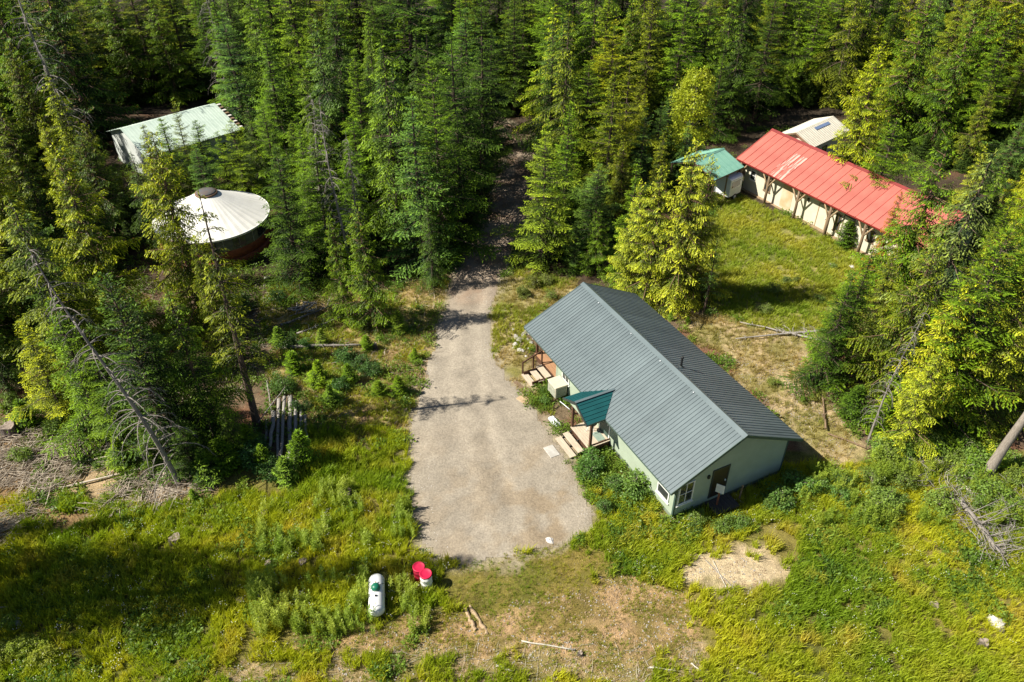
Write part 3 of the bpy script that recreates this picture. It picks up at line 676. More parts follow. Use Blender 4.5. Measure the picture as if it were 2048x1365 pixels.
# ------------------------------------------------------------------ yurt
YC = (-23.85, 55.1)
yu = empty('yurt', (YC[0], YC[1], 0), 0, 'round yurt with a white cone roof among the firs on the left', 'yurt')
R0 = 4.15
MB().lathe([(R0+.25, -.3), (R0+.25, .55), (R0+.1, .56)], 48).build('platform', 'brick_red', yu)
MB().lathe([(R0, .56), (R0, 2.62), (R0-.2, 2.62)], 64).build('wall', 'yurt_wall', yu, True)
wd = MB().lathe([(R0+.02, .58), (R0+.02, 1.25), (R0+.005, 1.3)], 64).build('skirting_band', 'brick_red', yu, True)
# the cone: forty gores of canvas, each a slightly sagging piece between two seams
ng = 40; nr_ = 6; RO = R0+.28; ZB, ZT, RT = 2.55, 4.45, .78
for kk in range(ng):
    a0, a1 = 2*PI*kk/ng, 2*PI*(kk+1)/ng; vs = []
    for i in range(nr_+1):
        f = i/nr_; r = RO+(RT-RO)*f; z = ZB+(ZT-ZB)*f
        for j in range(3):
            a = a0+(a1-a0)*j/2; sag = .035*(1-f)*(1 if j == 1 else 0)
            vs.append((r*math.cos(a), r*math.sin(a), z-sag-.05*math.sin(PI*f)))
    fs = [(i*3+j, i*3+j+1, i*3+j+4, i*3+j+3) for i in range(nr_) for j in range(2)]
    me = bpy.data.meshes.new('roof_gore'); me.from_pydata(vs, [], fs); me.materials.append(M['yurt_roof']); me.update(); link('roof_gore', me, yu)
MB().lathe([(RO+.02, ZB-.16), (RO+.03, ZB-.0), (RO-.02, ZB+.01), (RO-.05, ZB-.16)], 64).build('eave_band', 'yurt_roof', yu, True)
MB().lathe([(RT+.08, ZT-.08), (RT+.08, ZT+.08), (RT-.04, ZT+.1)], 32).build('crown_ring', 'ring_brown', yu, True)
MB().lathe([(RT, ZT+.10), (RT*.9, ZT+.18), (RT*.6, ZT+.26), (RT*.2, ZT+.30)], 28).build('skylight_dome', 'dome', yu, True)
for k in range(5):
    a = -1.9+k*.55; n = Vector((math.cos(a), math.sin(a), 0)); s = Vector((-n.y, n.x, 0)); c = n*(R0+.01)+Vector((0, 0, 1.9))
    MB().prism([c-s*.5-Vector((0, 0, .4)), c+s*.5-Vector((0, 0, .4)), c+s*.5+Vector((0, 0, .4)), c-s*.5+Vector((0, 0, .4))], n*.035).build('window', 'glass', yu)
for k in range(14):
    a = -2.6+k*.3; n = Vector((math.cos(a), math.sin(a), 0)); MB().tube([n*(R0+.03)+Vector((0, 0, 1.3)), n*(R0+.05)+Vector((0, 0, 2.5))], .012, 4).build('lacing_rope', 'white_paint', yu)

# ------------------------------------------------------------------ pale green roofed building far left and its annex
L0 = g(240, 258, 4.4); L1 = g(430, 207, 4.4); la = math.atan2(L1[1]-L0[1], L1[0]-L0[0]); ll = math.hypot(L1[0]-L0[0], L1[1]-L0[1])
lb = empty('pale_green_roofed_building', (L0[0], L0[1], 0), la, 'low building with a pale green metal roof half hidden by firs behind the yurt', 'building')
pmx = roof_panel_mesh('roof_panel', ll/11, 4.4, 1.5, 'pale_green_roof', 3, .02, .05)
for k in range(11):
    link('roof_panel', pmx, lb, (k*ll/11, 0, 4.4)); p = link('roof_panel', pmx, lb, ((k+1)*ll/11, 0, 4.4)); p.rotation_euler = (0, 0, PI)
for s in (-1, 1): MB().box(.3, ll-.3, s*3.8-.07, s*3.8+.07, -.3, 3.05).build('wall', 'pale_wall', lb)
for x in (.3, ll-.4): MB().prism([(x, -3.7, -.3), (x, 3.7, -.3), (x, 3.7, 3.05), (x, 0, 4.3), (x, -3.7, 3.05)], (.1, 0, 0)).build('wall', 'pale_wall', lb)
for k in range(9):
    MB().box(ll+.02, ll+.42, -.1-k*.46-.32, -.1-k*.46, 4.36-k*.157-.14, 4.36-k*.157-.05).build('ridge_tile', 'timber' if k % 2 else 'rock_white', lb)
MB().prism([(ll, 0, 4.3), (ll, -4.3, 2.85), (ll, -4.3, 2.75), (ll, 0, 4.2)], (.4, 0, 0)).build('gable_soffit', 'charcoal', lb)
for x in (2., 5., 7.5): window(lb, (x, -3.87, 1.6), (0, -1, 0), .9, .9, 'white_paint', (2, 1))
ax, ay = g(310, 325, 0)
an = empty('pale_annex', (ax, ay, 0), la+.1, 'small white roofed annex glimpsed through branches in front of the pale green roof', 'shed')
MB().box(-1.6, 1.6, 0, 2.6, -.3, 2.1).build('wall', 'pale_wall', an)
for k in range(5): MB().prism([(-1.75+k*.7, -.2, 2.12), (-1.75+k*.7, 2.8, 2.75), (-1.75+k*.7, 2.8, 2.79), (-1.75+k*.7, -.2, 2.16)], (.69, 0, 0)).build('roof_panel', 'white_paint', an)
window(an, (0, 0, 1.2), (0, -1, 0), .8, .8, 'trim_green', (2, 1))

# ------------------------------------------------------------------ propane tank, barrels, posts
tx, ty = -6.22, 21.45
tk = empty('propane_tank', (tx, ty, 0), math.radians(98), 'white propane tank with a green domed lid lying in the tall grass', 'tank')
prof = []
Lh, rr_ = .78, .37
ring = []
for i in range(7): a = i/6*PI/2; prof.append((-Lh-rr_*.75*math.cos(a), rr_*math.sin(a)))
for x in (-.4, 0, .4): prof.append((x, rr_))
for i in range(6, -1, -1): a = i/6*PI/2; prof.append((Lh+rr_*.75*math.cos(a), rr_*math.sin(a)))
vs = []; n = 24
for x, r in prof:
    for k in range(n): t_ = 2*PI*k/n; vs.append((x, max(r, .004)*math.cos(t_), .55+max(r, .004)*math.sin(t_)))
me = bpy.data.meshes.new('tank_shell'); me.from_pydata(vs, [], [(i*n+k, (i+1)*n+k, (i+1)*n+(k+1) % n, i*n+(k+1) % n) for i in range(len(prof)-1) for k in range(n)]+[tuple(range(n)), tuple((len(prof)-1)*n+k for k in range(n))[::-1]])
me.materials.append(M['tank_white']); me.polygons.foreach_set('use_smooth', [True]*len(me.polygons)); me.update(); link('shell', me, tk)
for x in (-Lh, Lh): w = MB().lathe([(rr_+.002, -.02), (rr_+.008, 0), (rr_+.002, .02)], 24).build('weld_seam', 'tank_white', tk, True); w.location = (x, 0, .55); w.rotation_euler = (0, PI/2, 0)
d = MB().lathe([(.20, .88), (.20, 1.02), (.17, 1.10), (.08, 1.14), (.01, 1.15)], 20).build('lid', 'tank_green', tk, True); d.location = (.1, 0, 0)
MB().tube([(.1, -.16, 1.0), (.16, -.38, .98)], .015, 6).build('lid_handle', 'black', d)
MB().lathe([(.05, .90), (.05, .96), (.01, .965)], 12, (-.32, 0, 0)).build('float_gauge', 'black', tk)
MB().tube([(.35, 0, .915), (.35, 0, 1.0), (.42, 0, 1.02)], .018, 8).build('relief_valve', 'timber_pale', tk)
MB().box(-.16, -.02, -.388, -.376, .52, .62).build('data_plate', 'concrete', tk)
for x in (-.6, .6):
    for s in (-1, 1): MB().box(x-.05, x+.05, s*.25-.04, s*.25+.04, -.1, .3).build('leg', 'white_metal', tk)
def barrel(x, y, h, top, side, label):
    t = empty('barrel', (x, y, gz1(x, y)), 0, label, 'barrel', 'pair of barrels by the drive')
    MB().lathe([(.25, 0), (.27, .03), (.27, h*.33), (.285, h*.35), (.27, h*.37), (.27, h*.66), (.285, h*.68), (.27, h*.7), (.27, h)], 24).build('drum', side, t, True)
    MB().lathe([(.29, h-.08), (.295, h), (.27, h+.02), (.25, h-.0), (.05, h+.015)], 24).build('lid', top, t, True)
    return t
barrel(-4.39, 22.75, .9, 'crimson', 'crimson_dark', 'crimson barrel with a dark red side, the one farther from the white tank')
barrel(-4.02, 22.32, .92, 'crimson', 'white_paint', 'pale barrel under a crimson lid, the one nearer the camera')
x, y = g(1432, 1016)
t = empty('notice_board', (x, y, 0), -.5, 'blank white board on a rust brown post near the gable end of the green house', 'sign')
MB().box(-.045, .045, -.045, .045, -.1, 1.5).build('post', 'rust_post', t)
bevel(MB().box(-.22, .22, -.08, -.047, 1.2, 1.78).build('board', 'white_paint', t), .01)
x, y = g(1477, 1003)
t = empty('wooden_post', (x, y, 0), 0, 'plain brown post with a pale top standing right of the white board', 'post')
MB().tube([(0, 0, -.1), (.02, 0, 1.15)], [.05, .045], 8).build('shaft', 'timber', t); MB().tube([(.02, 0, 1.152), (.02, 0, 1.2)], .06, 8).build('cap', 'timber_pale', t)

# ------------------------------------------------------------------ vegetation prototypes
def quads_from(p, d, s, l, w, lift=None):
    """a field of leaf-sized kite faces. p base, d direction, s side, l length, w width"""
    n = len(p); l = l[:, None]; w = w[:, None]
    up = np.cross(s, d); lift = 0 if lift is None else lift[:, None]
    a = p; b = p+d*l*.5+s*w*.5-up*lift; c = p+d*l; e = p+d*l*.5-s*w*.5-up*lift
    V = np.stack([a, b, c, e], 1).reshape(-1, 3); F = np.arange(4*n).reshape(-1, 4)
    return V, F
def norm(a): return a/np.maximum(np.linalg.norm(a, axis=1, keepdims=True), 1e-6)
def conifer(name, H, R, seed, style='fir', z0=.06, gap=.34, per=6, fill=1.0, leaf=(.26, .085), barkm='bark', shape=.85, side_gap=.17, min_r=.12):
    r = np.random.RandomState(seed); Vs = []; limbs = MB(); Fs = 0
    trunkr = .012*H+.05
    def tx(z): return (.03*H*math.sin(z/H*2.2+seed)*.25, .03*H*math.cos(z/H*1.7+seed*2)*.25)
    pts = [(*tx(z), z) for z in np.linspace(-.3, H*.985, 10)]; o0 = tx(0)
    limbs.tube([(p[0]-o0[0], p[1]-o0[1], p[2]) for p in pts], [trunkr*(1-.93*i/9)*(1.25 if i == 0 else 1) for i in range(10)], 8)
    z = H*z0; P = []; D = []; Sd = []; Ln = []; Wd = []; TP = []
    while z < H*.985:
        f = min(1., (H-z)/(H*(1-z0))); Rz = R*(f**shape)*(.55+.45*min(1, (z-H*z0*.3)/(H*.12)+.55))+min_r
        nb = per if f > .12 else max(3, per-2); ph0 = r.rand()*6.28
        for k in range(nb):
            if r.rand() > fill: continue
            ph = ph0+k*2*PI/nb+r.uniform(-.3, .3); L = Rz*r.uniform(.55, 1.15)*(1.3 if r.rand() < .07 else 1)*(1+.26*math.sin(ph+seed+z*.9)*math.sin(z*1.7+seed*3))*(1+.22*math.sin(z*2.6+seed)); zb = z+r.uniform(-.5, .5)*gap
            if style == 'fir': el = math.radians(22*(1-f)**1.5*1.6-9*f+r.uniform(-7, 7)); dr, upk, hang = .16, .10, -.12
            elif style == 'hemlock': el = math.radians(16*(1-f)-4+r.uniform(-8, 8)); dr, upk, hang = .38, .0, -.45
            elif style == 'cedar': el = math.radians(30*(1-f)-2+r.uniform(-9, 9)); dr, upk, hang = .42, .22, -.75
            else: el = 0; dr, upk, hang = .2, .1, -.2
            h = np.array([math.cos(ph), math.sin(ph), 0]); cx, cy = tx(zb); cx -= o0[0]; cy -= o0[1]
            def ax(t):
                t = np.asarray(t)[:, None]
                return np.array([cx, cy, zb])+h*L*t*math.cos(el)+np.array([0, 0, 1.])*L*(math.sin(el)*t-dr*t**2+upk*t**3)
            tt = np.linspace(0, 1, 5); A = ax(tt)
            if L > .5: limbs.tube([tuple(q) for q in A[:4]], [.012*L+.012, .009*L+.010, .006*L+.008, .004*L+.004], 3, False)
            nt_ = max(3, int(L*.86/side_gap)); t = np.linspace(.14, 1, nt_)+r.uniform(-.02, .02, nt_)
            base = ax(t); tan = norm(ax(t+.02)-ax(t-.02))
            for sg in (-1, 1):
                lt = (L*.36*np.sin(np.clip((t*.93+.07), 0, 1)*PI*.92)**.8+.10)*r.uniform(.7, 1.2, nt_)
                sv = np.cross(tan, [0, 0, 1.])*sg; sv = norm(sv)
                ang = np.radians(r.uniform(42, 64, nt_))[:, None]
                td = norm(tan*np.cos(ang)+sv*np.sin(ang)+np.array([0, 0, 1.])*(hang+r.uniform(-.18, .12, nt_))[:, None])
                m = np.maximum(1, np.ceil(lt/(leaf[0]*.55)).astype(int))
                for j in range(m.max()):
                    ok = m > j
                    if not ok.any(): continue
                    q = base[ok]+td[ok]*((j+.0)*leaf[0]*.5)[..., None] if np.ndim(j) else base[ok]+td[ok]*(j*leaf[0]*.5)
                    no = ok.sum(); jit = r.uniform(-.45, .45, (no, 3)); jit[:, 2] += hang*.25
                    dd = norm(td[ok]+jit); side = norm(np.cross(dd, [0, 0, 1.])+r.uniform(-.5, .5, (no, 3))); side = norm(side-dd*(side*dd).sum(1, keepdims=True))
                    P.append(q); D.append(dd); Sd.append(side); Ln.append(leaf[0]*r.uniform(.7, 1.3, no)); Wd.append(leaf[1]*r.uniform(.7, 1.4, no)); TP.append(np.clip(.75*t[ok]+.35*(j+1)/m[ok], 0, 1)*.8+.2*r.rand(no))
            # tip
            q = ax(np.array([.9, 1.])); dd = norm(np.tile(tan[-1:], (2, 1))+r.uniform(-.2, .2, (2, 3))); side = norm(np.cross(dd, [0, 0, 1.])+.01)
            P.append(q); D.append(dd); Sd.append(side); Ln.append(np.full(2, leaf[0]*1.1)); Wd.append(np.full(2, leaf[1])); TP.append(np.ones(2))
        z += gap*r.uniform(.8, 1.2)*(.55+.45*f)
    # leader
    for k in range(10):
        P.append(np.array([[tx(H)[0]-o0[0], tx(H)[1]-o0[1], H*(.965+.003*k)]])); dd = norm(np.array([[r.uniform(-.5, .5), r.uniform(-.5, .5), 1.]])); D.append(dd); Sd.append(norm(np.cross(dd, [[.3, .7, .1]]))); Ln.append(np.array([leaf[0]])); Wd.append(np.array([leaf[1]*.8])); TP.append(np.ones(1))
    P = np.concatenate(P); D = np.concatenate(D); Sd = np.concatenate(Sd); Ln = np.concatenate(Ln); Wd = np.concatenate(Wd)
    V, F = quads_from(P, D, Sd, Ln, Wd, Wd*.22)
    crown = npmesh(name+'_crown', V, F, M['cedar_leaves' if style == 'cedar' else 'needles'])
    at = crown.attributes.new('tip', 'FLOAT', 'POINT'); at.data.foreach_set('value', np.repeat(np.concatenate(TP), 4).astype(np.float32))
    # dead twigs on the bare lower stem
    for k in range(int(10*H*max(z0, .08))):
        zz = r.uniform(.05*H, H*(z0+.12)); ph = r.rand()*6.28; L = r.uniform(.3, .9)*R*.5
        limbs.tube([(0, 0, zz), (math.cos(ph)*L*.6, math.sin(ph)*L*.6, zz-.02), (math.cos(ph)*L, math.sin(ph)*L, zz-.2*L)], [.02, .012, .005], 3, False)
    return dict(H=H, crown=crown, trunk=limbs.mesh(name+'_trunk', barkm))
def snag(name, H, seed, droop=.7, R=1.5, tw=6, m='dead_wood', leafy=0.):
    r = np.random.RandomState(seed); t = MB(); b = MB()
    tx = lambda z: (.25*math.sin(z*.35+seed)-.25*math.sin(seed), .2*math.cos(z*.3+seed)-.2*math.cos(seed))
    t.tube([(*tx(z), z) for z in np.linspace(-.3, H, 10)], [(.0085*H+.02)*(1-.9*i/9) for i in range(10)], 8)
    P = []; D = []
    z = H*.12
    while z < H*.98:
        f = (H-z)/H
        for k in range(r.randint(2, 5)):
            ph = r.rand()*6.28; L = R*(.25+.9*f**.6)*r.uniform(.4, 1.1); h = Vector((math.cos(ph), math.sin(ph), 0)); c = Vector((*tx(z), z)); pts = []
            for i in range(6): s = i/5; pts.append(c+h*L*(1-(1-s)**1.6)*1.0+Vector((0, 0, L*(.12*s-droop*s**2.2))))
            b.tube(pts, [.028*(1-.8*i/5)*(.6+.3*L) for i in range(6)], 4, False)
            for q in range(int(tw*L)):
                s = r.uniform(.25, 1); i = min(int(s*5), 4); p0 = pts[i].lerp(pts[i+1], s*5-i); dd = Vector((r.uniform(-.5, .5), r.uniform(-.5, .5), -r.uniform(.3, 1.)))+h*.3; l = r.uniform(.15, .5)
                b.tube([p0, p0+dd*l*.5+Vector((0, 0, .02)), p0+dd*l], [.008, .006, .003], 3, False)
                if leafy and r.rand() < leafy:
                    for w in range(5): P.append(p0+dd*l*r.rand()); D.append(dd+Vector(r.uniform(-.6, .6, 3)))
        z += r.uniform(.18, .5)
    out = dict(H=H, trunk=t.mesh(name+'_trunk', m), limbs=b.mesh(name+'_limbs', m))
    if P:
        P = np.array(P); D = norm(np.array(D)); S_ = norm(np.cross(D, r.uniform(-1, 1, D.shape)))
        V, F = quads_from(P, D, S_, np.full(len(P), .2), np.full(len(P), .07)); out['crown'] = npmesh(name+'_crown', V, F, M['needles'])
    return out
def broadleaf(name, H, R, seed, leaf=.2, nclump=90, perclump=60, m='broad_leaves', z0=.25, stems=1, spread=.5, columnar=1.0):
    r = np.random.RandomState(seed); t = MB(); P = []; D = []
    for s in range(stems):
        a = r.rand()*6.28; lean = .25*R*(stems > 1); tip = Vector((lean*math.cos(a), lean*math.sin(a), H*.9))
        t.tube([(0, 0, -.2), tuple(tip*.5+Vector((.05, 0, 0))), tuple(tip)], [.02*H+.015, .014*H+.01, .01], 7)
        for k in range(nclump//stems):
            zf = r.rand()**.8; z = H*(z0+(1-z0)*zf); rad = R*columnar*math.sqrt(max(.03, 1-((zf-.38)/.66)**2))*r.uniform(.35, 1.0); ph = r.rand()*6.28
            c = Vector((tip.x*z/H+rad*math.cos(ph), tip.y*z/H+rad*math.sin(ph), z)); st = Vector((tip.x*z/H*.7, tip.y*z/H*.7, max(.1, z-rad*.7)))
            t.tube([st, (st+c)/2+Vector((0, 0, .05)), c], [.010*R+.006, .006*R+.004, .003], 3, False)
            n = int(perclump*r.uniform(.6, 1.3)); q = r.randn(n, 3)*np.array([spread, spread, spread*.55])*R*.24; q[:, 2] -= .15*(q[:, 0]**2+q[:, 1]**2)/(R*.24)
            P.append(np.array(c)+q); D.append(norm(q+r.randn(n, 3)*.4*R*.24+np.array([0, 0, -.1])))
    P = np.concatenate(P); D = np.concatenate(D); n = len(P)
    nrm = norm(np.array([0, 0, 1.])+r.uniform(-.8, .8, (n, 3))); S_ = norm(np.cross(D, nrm)); L = leaf*r.uniform(.6, 1.3, n)
    V, F = quads_from(P, D, S_, L, L*.62, L*.08)
    return dict(H=H, crown=npmesh(name+'_crown', V, F, M[m]), trunk=t.mesh(name+'_trunk', 'bark_pale'))
PR = {}
PR['fir'] = [conifer('fir%d' % i, 12, [2.0, 2.5, 2.2, 2.9, 1.9, 2.6][i], 10+i, 'fir', z0=[.05, .04, .12, .05, .2, .08][i], gap=[.46, .52, .44, .56, .5, .6][i], per=6, fill=[.9, .86, .9, .84, .75, .72][i], leaf=(.165, .06), side_gap=.13, shape=[.85, .7, 1.0, .75, .6, .9][i]) for i in range(6)]
PR['tallfir'] = [conifer('tallfir%d' % i, 18, 2.4, 30+i, 'fir', z0=.14, gap=.52, per=6, fill=.88, leaf=(.22, .085), side_gap=.17) for i in range(3)]
PR['hemlock'] = [conifer('hemlock%d' % i, 14, 2.3+.3*i, 50+i, 'hemlock', z0=.10, gap=.52, per=6, fill=.85, leaf=(.18, .058), side_gap=.135) for i in range(3)]
PR['cedar'] = [conifer('cedar%d' % i, 12, 2.1+.25*i, 70+i, 'cedar', z0=.05, gap=.44, per=6, fill=.88, leaf=(.135, .052), barkm='bark_red', shape=.7, side_gap=.105) for i in range(3)]
PR['sparse'] = [conifer('sparse%d' % i, 14, 1.8, 90+i, 'hemlock', z0=.30, gap=.7, per=5, fill=.7, leaf=(.17, .055), side_gap=.13) for i in range(2)]
for k_, v_ in PR.items(): print(k_, [len(q['crown'].polygons)*2 for q in v_])
PR['young'] = [conifer('young%d' % i, 3, .95, 110+i, 'fir', z0=.04, gap=.17, per=6, fill=.95, leaf=(.17, .06), side_gap=.10, min_r=.06) for i in range(3)]
PR['snag'] = [snag('snag0', 14, 3, .75, 1.8, 7), snag('snag1', 12, 5, .4, 1.2, 5), snag('snag2', 14, 8, .8, 1.7, 7, leafy=.25)]
PR['maple'] = [broadleaf('maple0', 10, 2.3, 5, .20, 130, 75)]
PR['shrub'] = [broadleaf('shrub%d' % i, 1.1, .75, 20+i, .12, 34, 40, 'broad_leaves', .12, 3, .6) for i in range(3)]

def put_tree(kind, x, y, h, label, cat='tree', color=(.09, .15, .035), idx=None, rzz=None, wide=1.0, lean=(0, 0), group=None, name=None, trunk_mat=None):
    pr = PR[kind][rnd.randrange(len(PR[kind])) if idx is None else idx]
    names = dict(fir='fir_tree', tallfir='fir_tree', hemlock='hemlock_tree', cedar='cedar_tree', sparse='hemlock_tree', young='fir_sapling', snag='dead_tree', maple='maple_tree', shrub='shrub')
    s = h/pr['H']; e = empty(name or names[kind], (x, y, gz1(x, y)-.03), rnd.uniform(0, 6.28) if rzz is None else rzz, label, cat, group)
    e.scale = (s*wide, s*wide, s)
    if lean != (0, 0):
        e.rotation_mode = 'QUATERNION'
        q = Vector((0, 0, 1)).rotation_difference(Vector((lean[0], lean[1], h)).normalized()); e.rotation_quaternion = q @ Matrix.Rotation(rnd.uniform(0, 6.28), 3, 'Z').to_quaternion()
    link('trunk', pr['trunk'], e)
    if 'limbs' in pr: link('limbs', pr['limbs'], e)
    if 'crown' in pr: c = link('crown', pr['crown'], e); c.color = (*color, 1)
    return e
def jc(c, a=.15):
    k = 1+rnd.uniform(-a, a); return (c[0]*k*(1+rnd.uniform(-a, a)*.6), c[1]*k, c[2]*k*(1+rnd.uniform(-a, a)*.6))
DK, MID, BLU, YEL, OLV, LIM = (.045, .088, .014), (.092, .165, .014), (.075, .145, .040), (.20, .25, .016), (.125, .165, .016), (.33, .39, .03)
COLN = {DK: 'dark green', MID: 'mid green', BLU: 'blue green', YEL: 'yellow green', OLV: 'olive green', LIM: 'lime green'}
placed = []
LM = [((70, 60), 'near the upper left corner of the picture'), ((330, 70), 'at the top, above the pale green roof'), ((560, 60), 'at the top, left of the middle'), ((800, 70), 'at the top, left of the driveway mouth'), ((960, 90), 'at the top, straight above the driveway'),
      ((1180, 80), 'at the top, right of the driveway mouth'), ((1400, 80), 'at the top, above the lime leaved maple'), ((1640, 90), 'at the top, above the cream shed'), ((1860, 110), 'at the top, above the right end of the red roof'), ((2020, 150), 'near the upper right corner'),
      ((60, 330), 'by the left edge, level with the pale green roof'), ((190, 260), 'just left of the pale green roofed building'), ((500, 270), 'just right of the pale green roofed building'), ((200, 460), 'left of the yurt'), ((60, 560), 'by the left edge, level with the yurt'),
      ((420, 370), 'between the yurt and the pale green roof'), ((580, 430), 'right behind the yurt'), ((650, 340), 'around the grey dead spire'), ((780, 300), 'behind the big blue green fir'), ((930, 300), 'along the left edge of the shaded driveway'), ((800, 500), 'by the big blue green fir'),
      ((1120, 330), 'along the right edge of the shaded driveway'), ((1200, 470), 'behind the low bushy cedar right of the driveway'), ((1310, 350), 'behind the bright cedar group'), ((1450, 200), 'left of the cream shed'), ((1780, 240), 'behind the middle of the red roof'),
      ((1930, 330), 'beyond the right end of the red roof'), ((2040, 420), 'by the right edge, level with the red roof'), ((1850, 560), 'just below the right end of the red roof'), ((1760, 700), 'at the right edge of the dry clearing'), ((1960, 650), 'behind the large bright cedar on the right'),
      ((1900, 820), 'left of the thick leaning trunk'), ((2040, 800), 'by the right edge above the leaning trunk'), ((120, 700), 'left of the leaning dead tree'), ((300, 700), 'behind the leaning dead tree'), ((450, 640), 'below the yurt'), ((620, 620), 'in the sunlit gap right of the yurt'),
      ((620, 760), 'behind the log stack'), ((740, 760), 'between the log stack and the gravel'), ((800, 660), 'by the round crowned cedar'), ((500, 950), 'below the log stack'), ((600, 930), 'at the lower right of the log stack'), ((150, 880), 'among the brushwood at the left'), ((350, 950), 'at the foot of the leaning dead tree'),
      ((1050, 580), 'at the far corner of the green house'), ((1100, 800), 'beside the beige cabinet'), ((1180, 950), 'right of the teal porch steps'), ((1270, 980), 'against the front wall of the green house'), ((1430, 1050), 'in front of the gable end'), ((1600, 990), 'by the shaded gable corner'), ((1360, 640), 'behind the roof of the green house'),
      ((1560, 590), 'in the grassy clearing'), ((1570, 780), 'in the dry clearing behind the house'), ((1750, 910), 'left of the pale broken log'), ((1880, 980), 'between the two fallen logs'), ((2000, 1000), 'right of the fallen logs'), ((60, 1290), 'at the lower left corner')]
_lm = np.array([g(*p) for p, _ in LM])
def where_is(x, y):
    d = np.hypot(_lm[:, 0]-x, (_lm[:, 1]-y))/np.maximum(8, _lm[:, 1]*.2); return LM[int(d.argmin())][1]
def size_word(h, a, b, w=('shorter', 'middling', 'tall')): return w[0] if h < a+(b-a)/3 else w[2] if h > b-(b-a)/3 else w[1]
def bt(kind, base, toprow, label, color=MID, **k):      # by base and the row its tip reaches
    x, y = g(*base); d = _F+_U*(682.5-toprow)/FPX; h = CAMH+d[2]*(y/d[1])   # survey of its height
    placed.append((x, y)); return put_tree(kind, x, y, h, label, color=jc(color, .08), **k)
def tp(kind, top, h, label, color=MID, **k):            # by tip and height
    x, y = g(top[0], top[1], h); placed.append((x, y)); return put_tree(kind, x, y, h, label, color=jc(color, .08), **k)

# the trees that stand out, one by one
bt('snag', (360, 972), 478, 'tall leaning dead tree with curled grey branches at the left of the clearing', idx=0, lean=(-2.6, 0.5))
bt('sparse', (515, 852), 385, 'thin tall half bare hemlock with its tip in front of the yurt roof', OLV, idx=0, lean=(.3, .2))
tp('cedar', (296, 262), 14, 'tall broad yellow green cedar standing left of the yurt', YEL, idx=1, wide=1.0)
tp('cedar', (112, 290), 14, 'ragged yellow green cedar left of the tall broad cedar by the yurt', YEL, idx=2, wide=1.0)
tp('hemlock', (20, 385), 13, 'drooping hemlock cut by the left edge of the picture with long sagging boughs', OLV, idx=2, wide=1.25)
tp('fir', (95, 600), 9, 'broad bright green fir in front of the leaning dead tree', MID, idx=0, wide=1.2)
tp('fir', (215, 545), 12, 'dense dark fir behind the leaning dead tree', DK, idx=1)
tp('fir', (40, 640), 7, 'smaller yellow tinged fir near the left edge above the brushwood', YEL, idx=2, wide=1.2)
tp('hemlock', (265, 610), 9.5, 'dark hemlock right behind the foot of the leaning dead tree', DK, idx=0)
tp('cedar', (385, 470), 9.5, 'olive cedar overlapping the lower left of the yurt roof', OLV, idx=0, wide=.8)
tp('fir', (175, 690), 6.5, 'bushy mid height fir between the brushwood and the dense dark fir', MID, idx=3, wide=1.25)
tp('fir', (350, 838), 4.2, 'small dense dark fir at the right foot of the leaning dead tree', DK, idx=2, wide=1.35)
tp('fir', (275, 845), 3.4, 'small narrow fir rising from the pale brushwood', MID, idx=0, wide=1.1)
tp('hemlock', (440, 800), 4.2, 'low hemlock boughs by the thin half bare hemlock', MID, idx=1, wide=1.1)
bt('fir', (600, 562), 300, 'dark fir with a clean base right of the yurt', DK, idx=1, wide=1.15)
bt('fir', (625, 425), 225, 'mid green fir behind the right rim of the yurt', MID, idx=0, wide=1.0)
tp('fir', (345, 205), 8.5, 'thin young fir before the middle of the pale green roof', OLV, idx=1, wide=.7)
tp('fir', (388, 288), 7, 'blue green fir before the pale green roofed building', BLU, idx=3, wide=1.1)
tp('fir', (432, 262), 6.5, 'green fir before the right end of the pale green roof', MID, idx=0, wide=1.1)
tp('fir', (318, 232), 8, 'low green fir before the middle of the pale green roofed building', MID, idx=2, wide=1.4)
tp('fir', (388, 244), 6.8, 'low broad fir before the right half of the pale green roofed building', MID, idx=1, wide=1.4)
tp('fir', (462, 238), 7.5, 'dense fir at the right corner of the pale green roofed building', (.13, .20, .018), idx=3, wide=1.25)
tp('cedar', (283, 250), 8, 'low olive cedar before the left part of the pale green roofed building', OLV, idx=0, wide=1.2)
bt('hemlock', (1452, 262), 20, 'tall dark hemlock left of the cream shed above the carport', DK, idx=1, wide=1.1)
bt('fir', (1508, 238), -20, 'tall dark fir standing between the carport and the cream shed', DK, idx=2, wide=1.1)
bt('fir', (1420, 285), 90, 'dark fir right behind the teal carport roof', DK, idx=0, wide=1.0)
tp('hemlock', (262, 300), 8, 'dark hemlock hiding the left end of the pale green roofed building', DK, idx=1)
tp('cedar', (322, 378), 8, 'olive cedar hiding the left rim of the yurt', OLV, idx=2, wide=.9)
bt('fir', (665, 540), 265, 'green fir between the dark fir by the yurt and the grey dead spire', MID, idx=3)
bt('hemlock', (428, 885), 575, 'broad hemlock with bright sagging boughs left of the thin half bare one', (.10, .17, .016), idx=1, wide=1.1)
bt('cedar', (748, 655), 400, 'round crowned cedar on a bare leaning stem in the left clearing', MID, idx=0, wide=1.05)
bt('cedar', (695, 640), 425, 'smaller cedar tight against the left of the round crowned cedar', MID, idx=1, wide=.8)
bt('snag', (702, 545), 188, 'grey dead spire with drooping twigs rising among the green firs', idx=1)
bt('snag', (722, 540), 260, 'brownish dying hemlock just right of the grey dead spire', OLV, idx=2)
bt('fir', (852, 535), 185, 'big blue green fir standing at the left side of the driveway', BLU, idx=0, wide=1.25)
bt('hemlock', (800, 480), 60, 'tall green hemlock rising behind the big blue green fir', MID, idx=1, wide=1.1)
bt('fir', (925, 462), 215, 'dark fir shading the bend of the driveway from the left', DK, idx=0, wide=1.2)
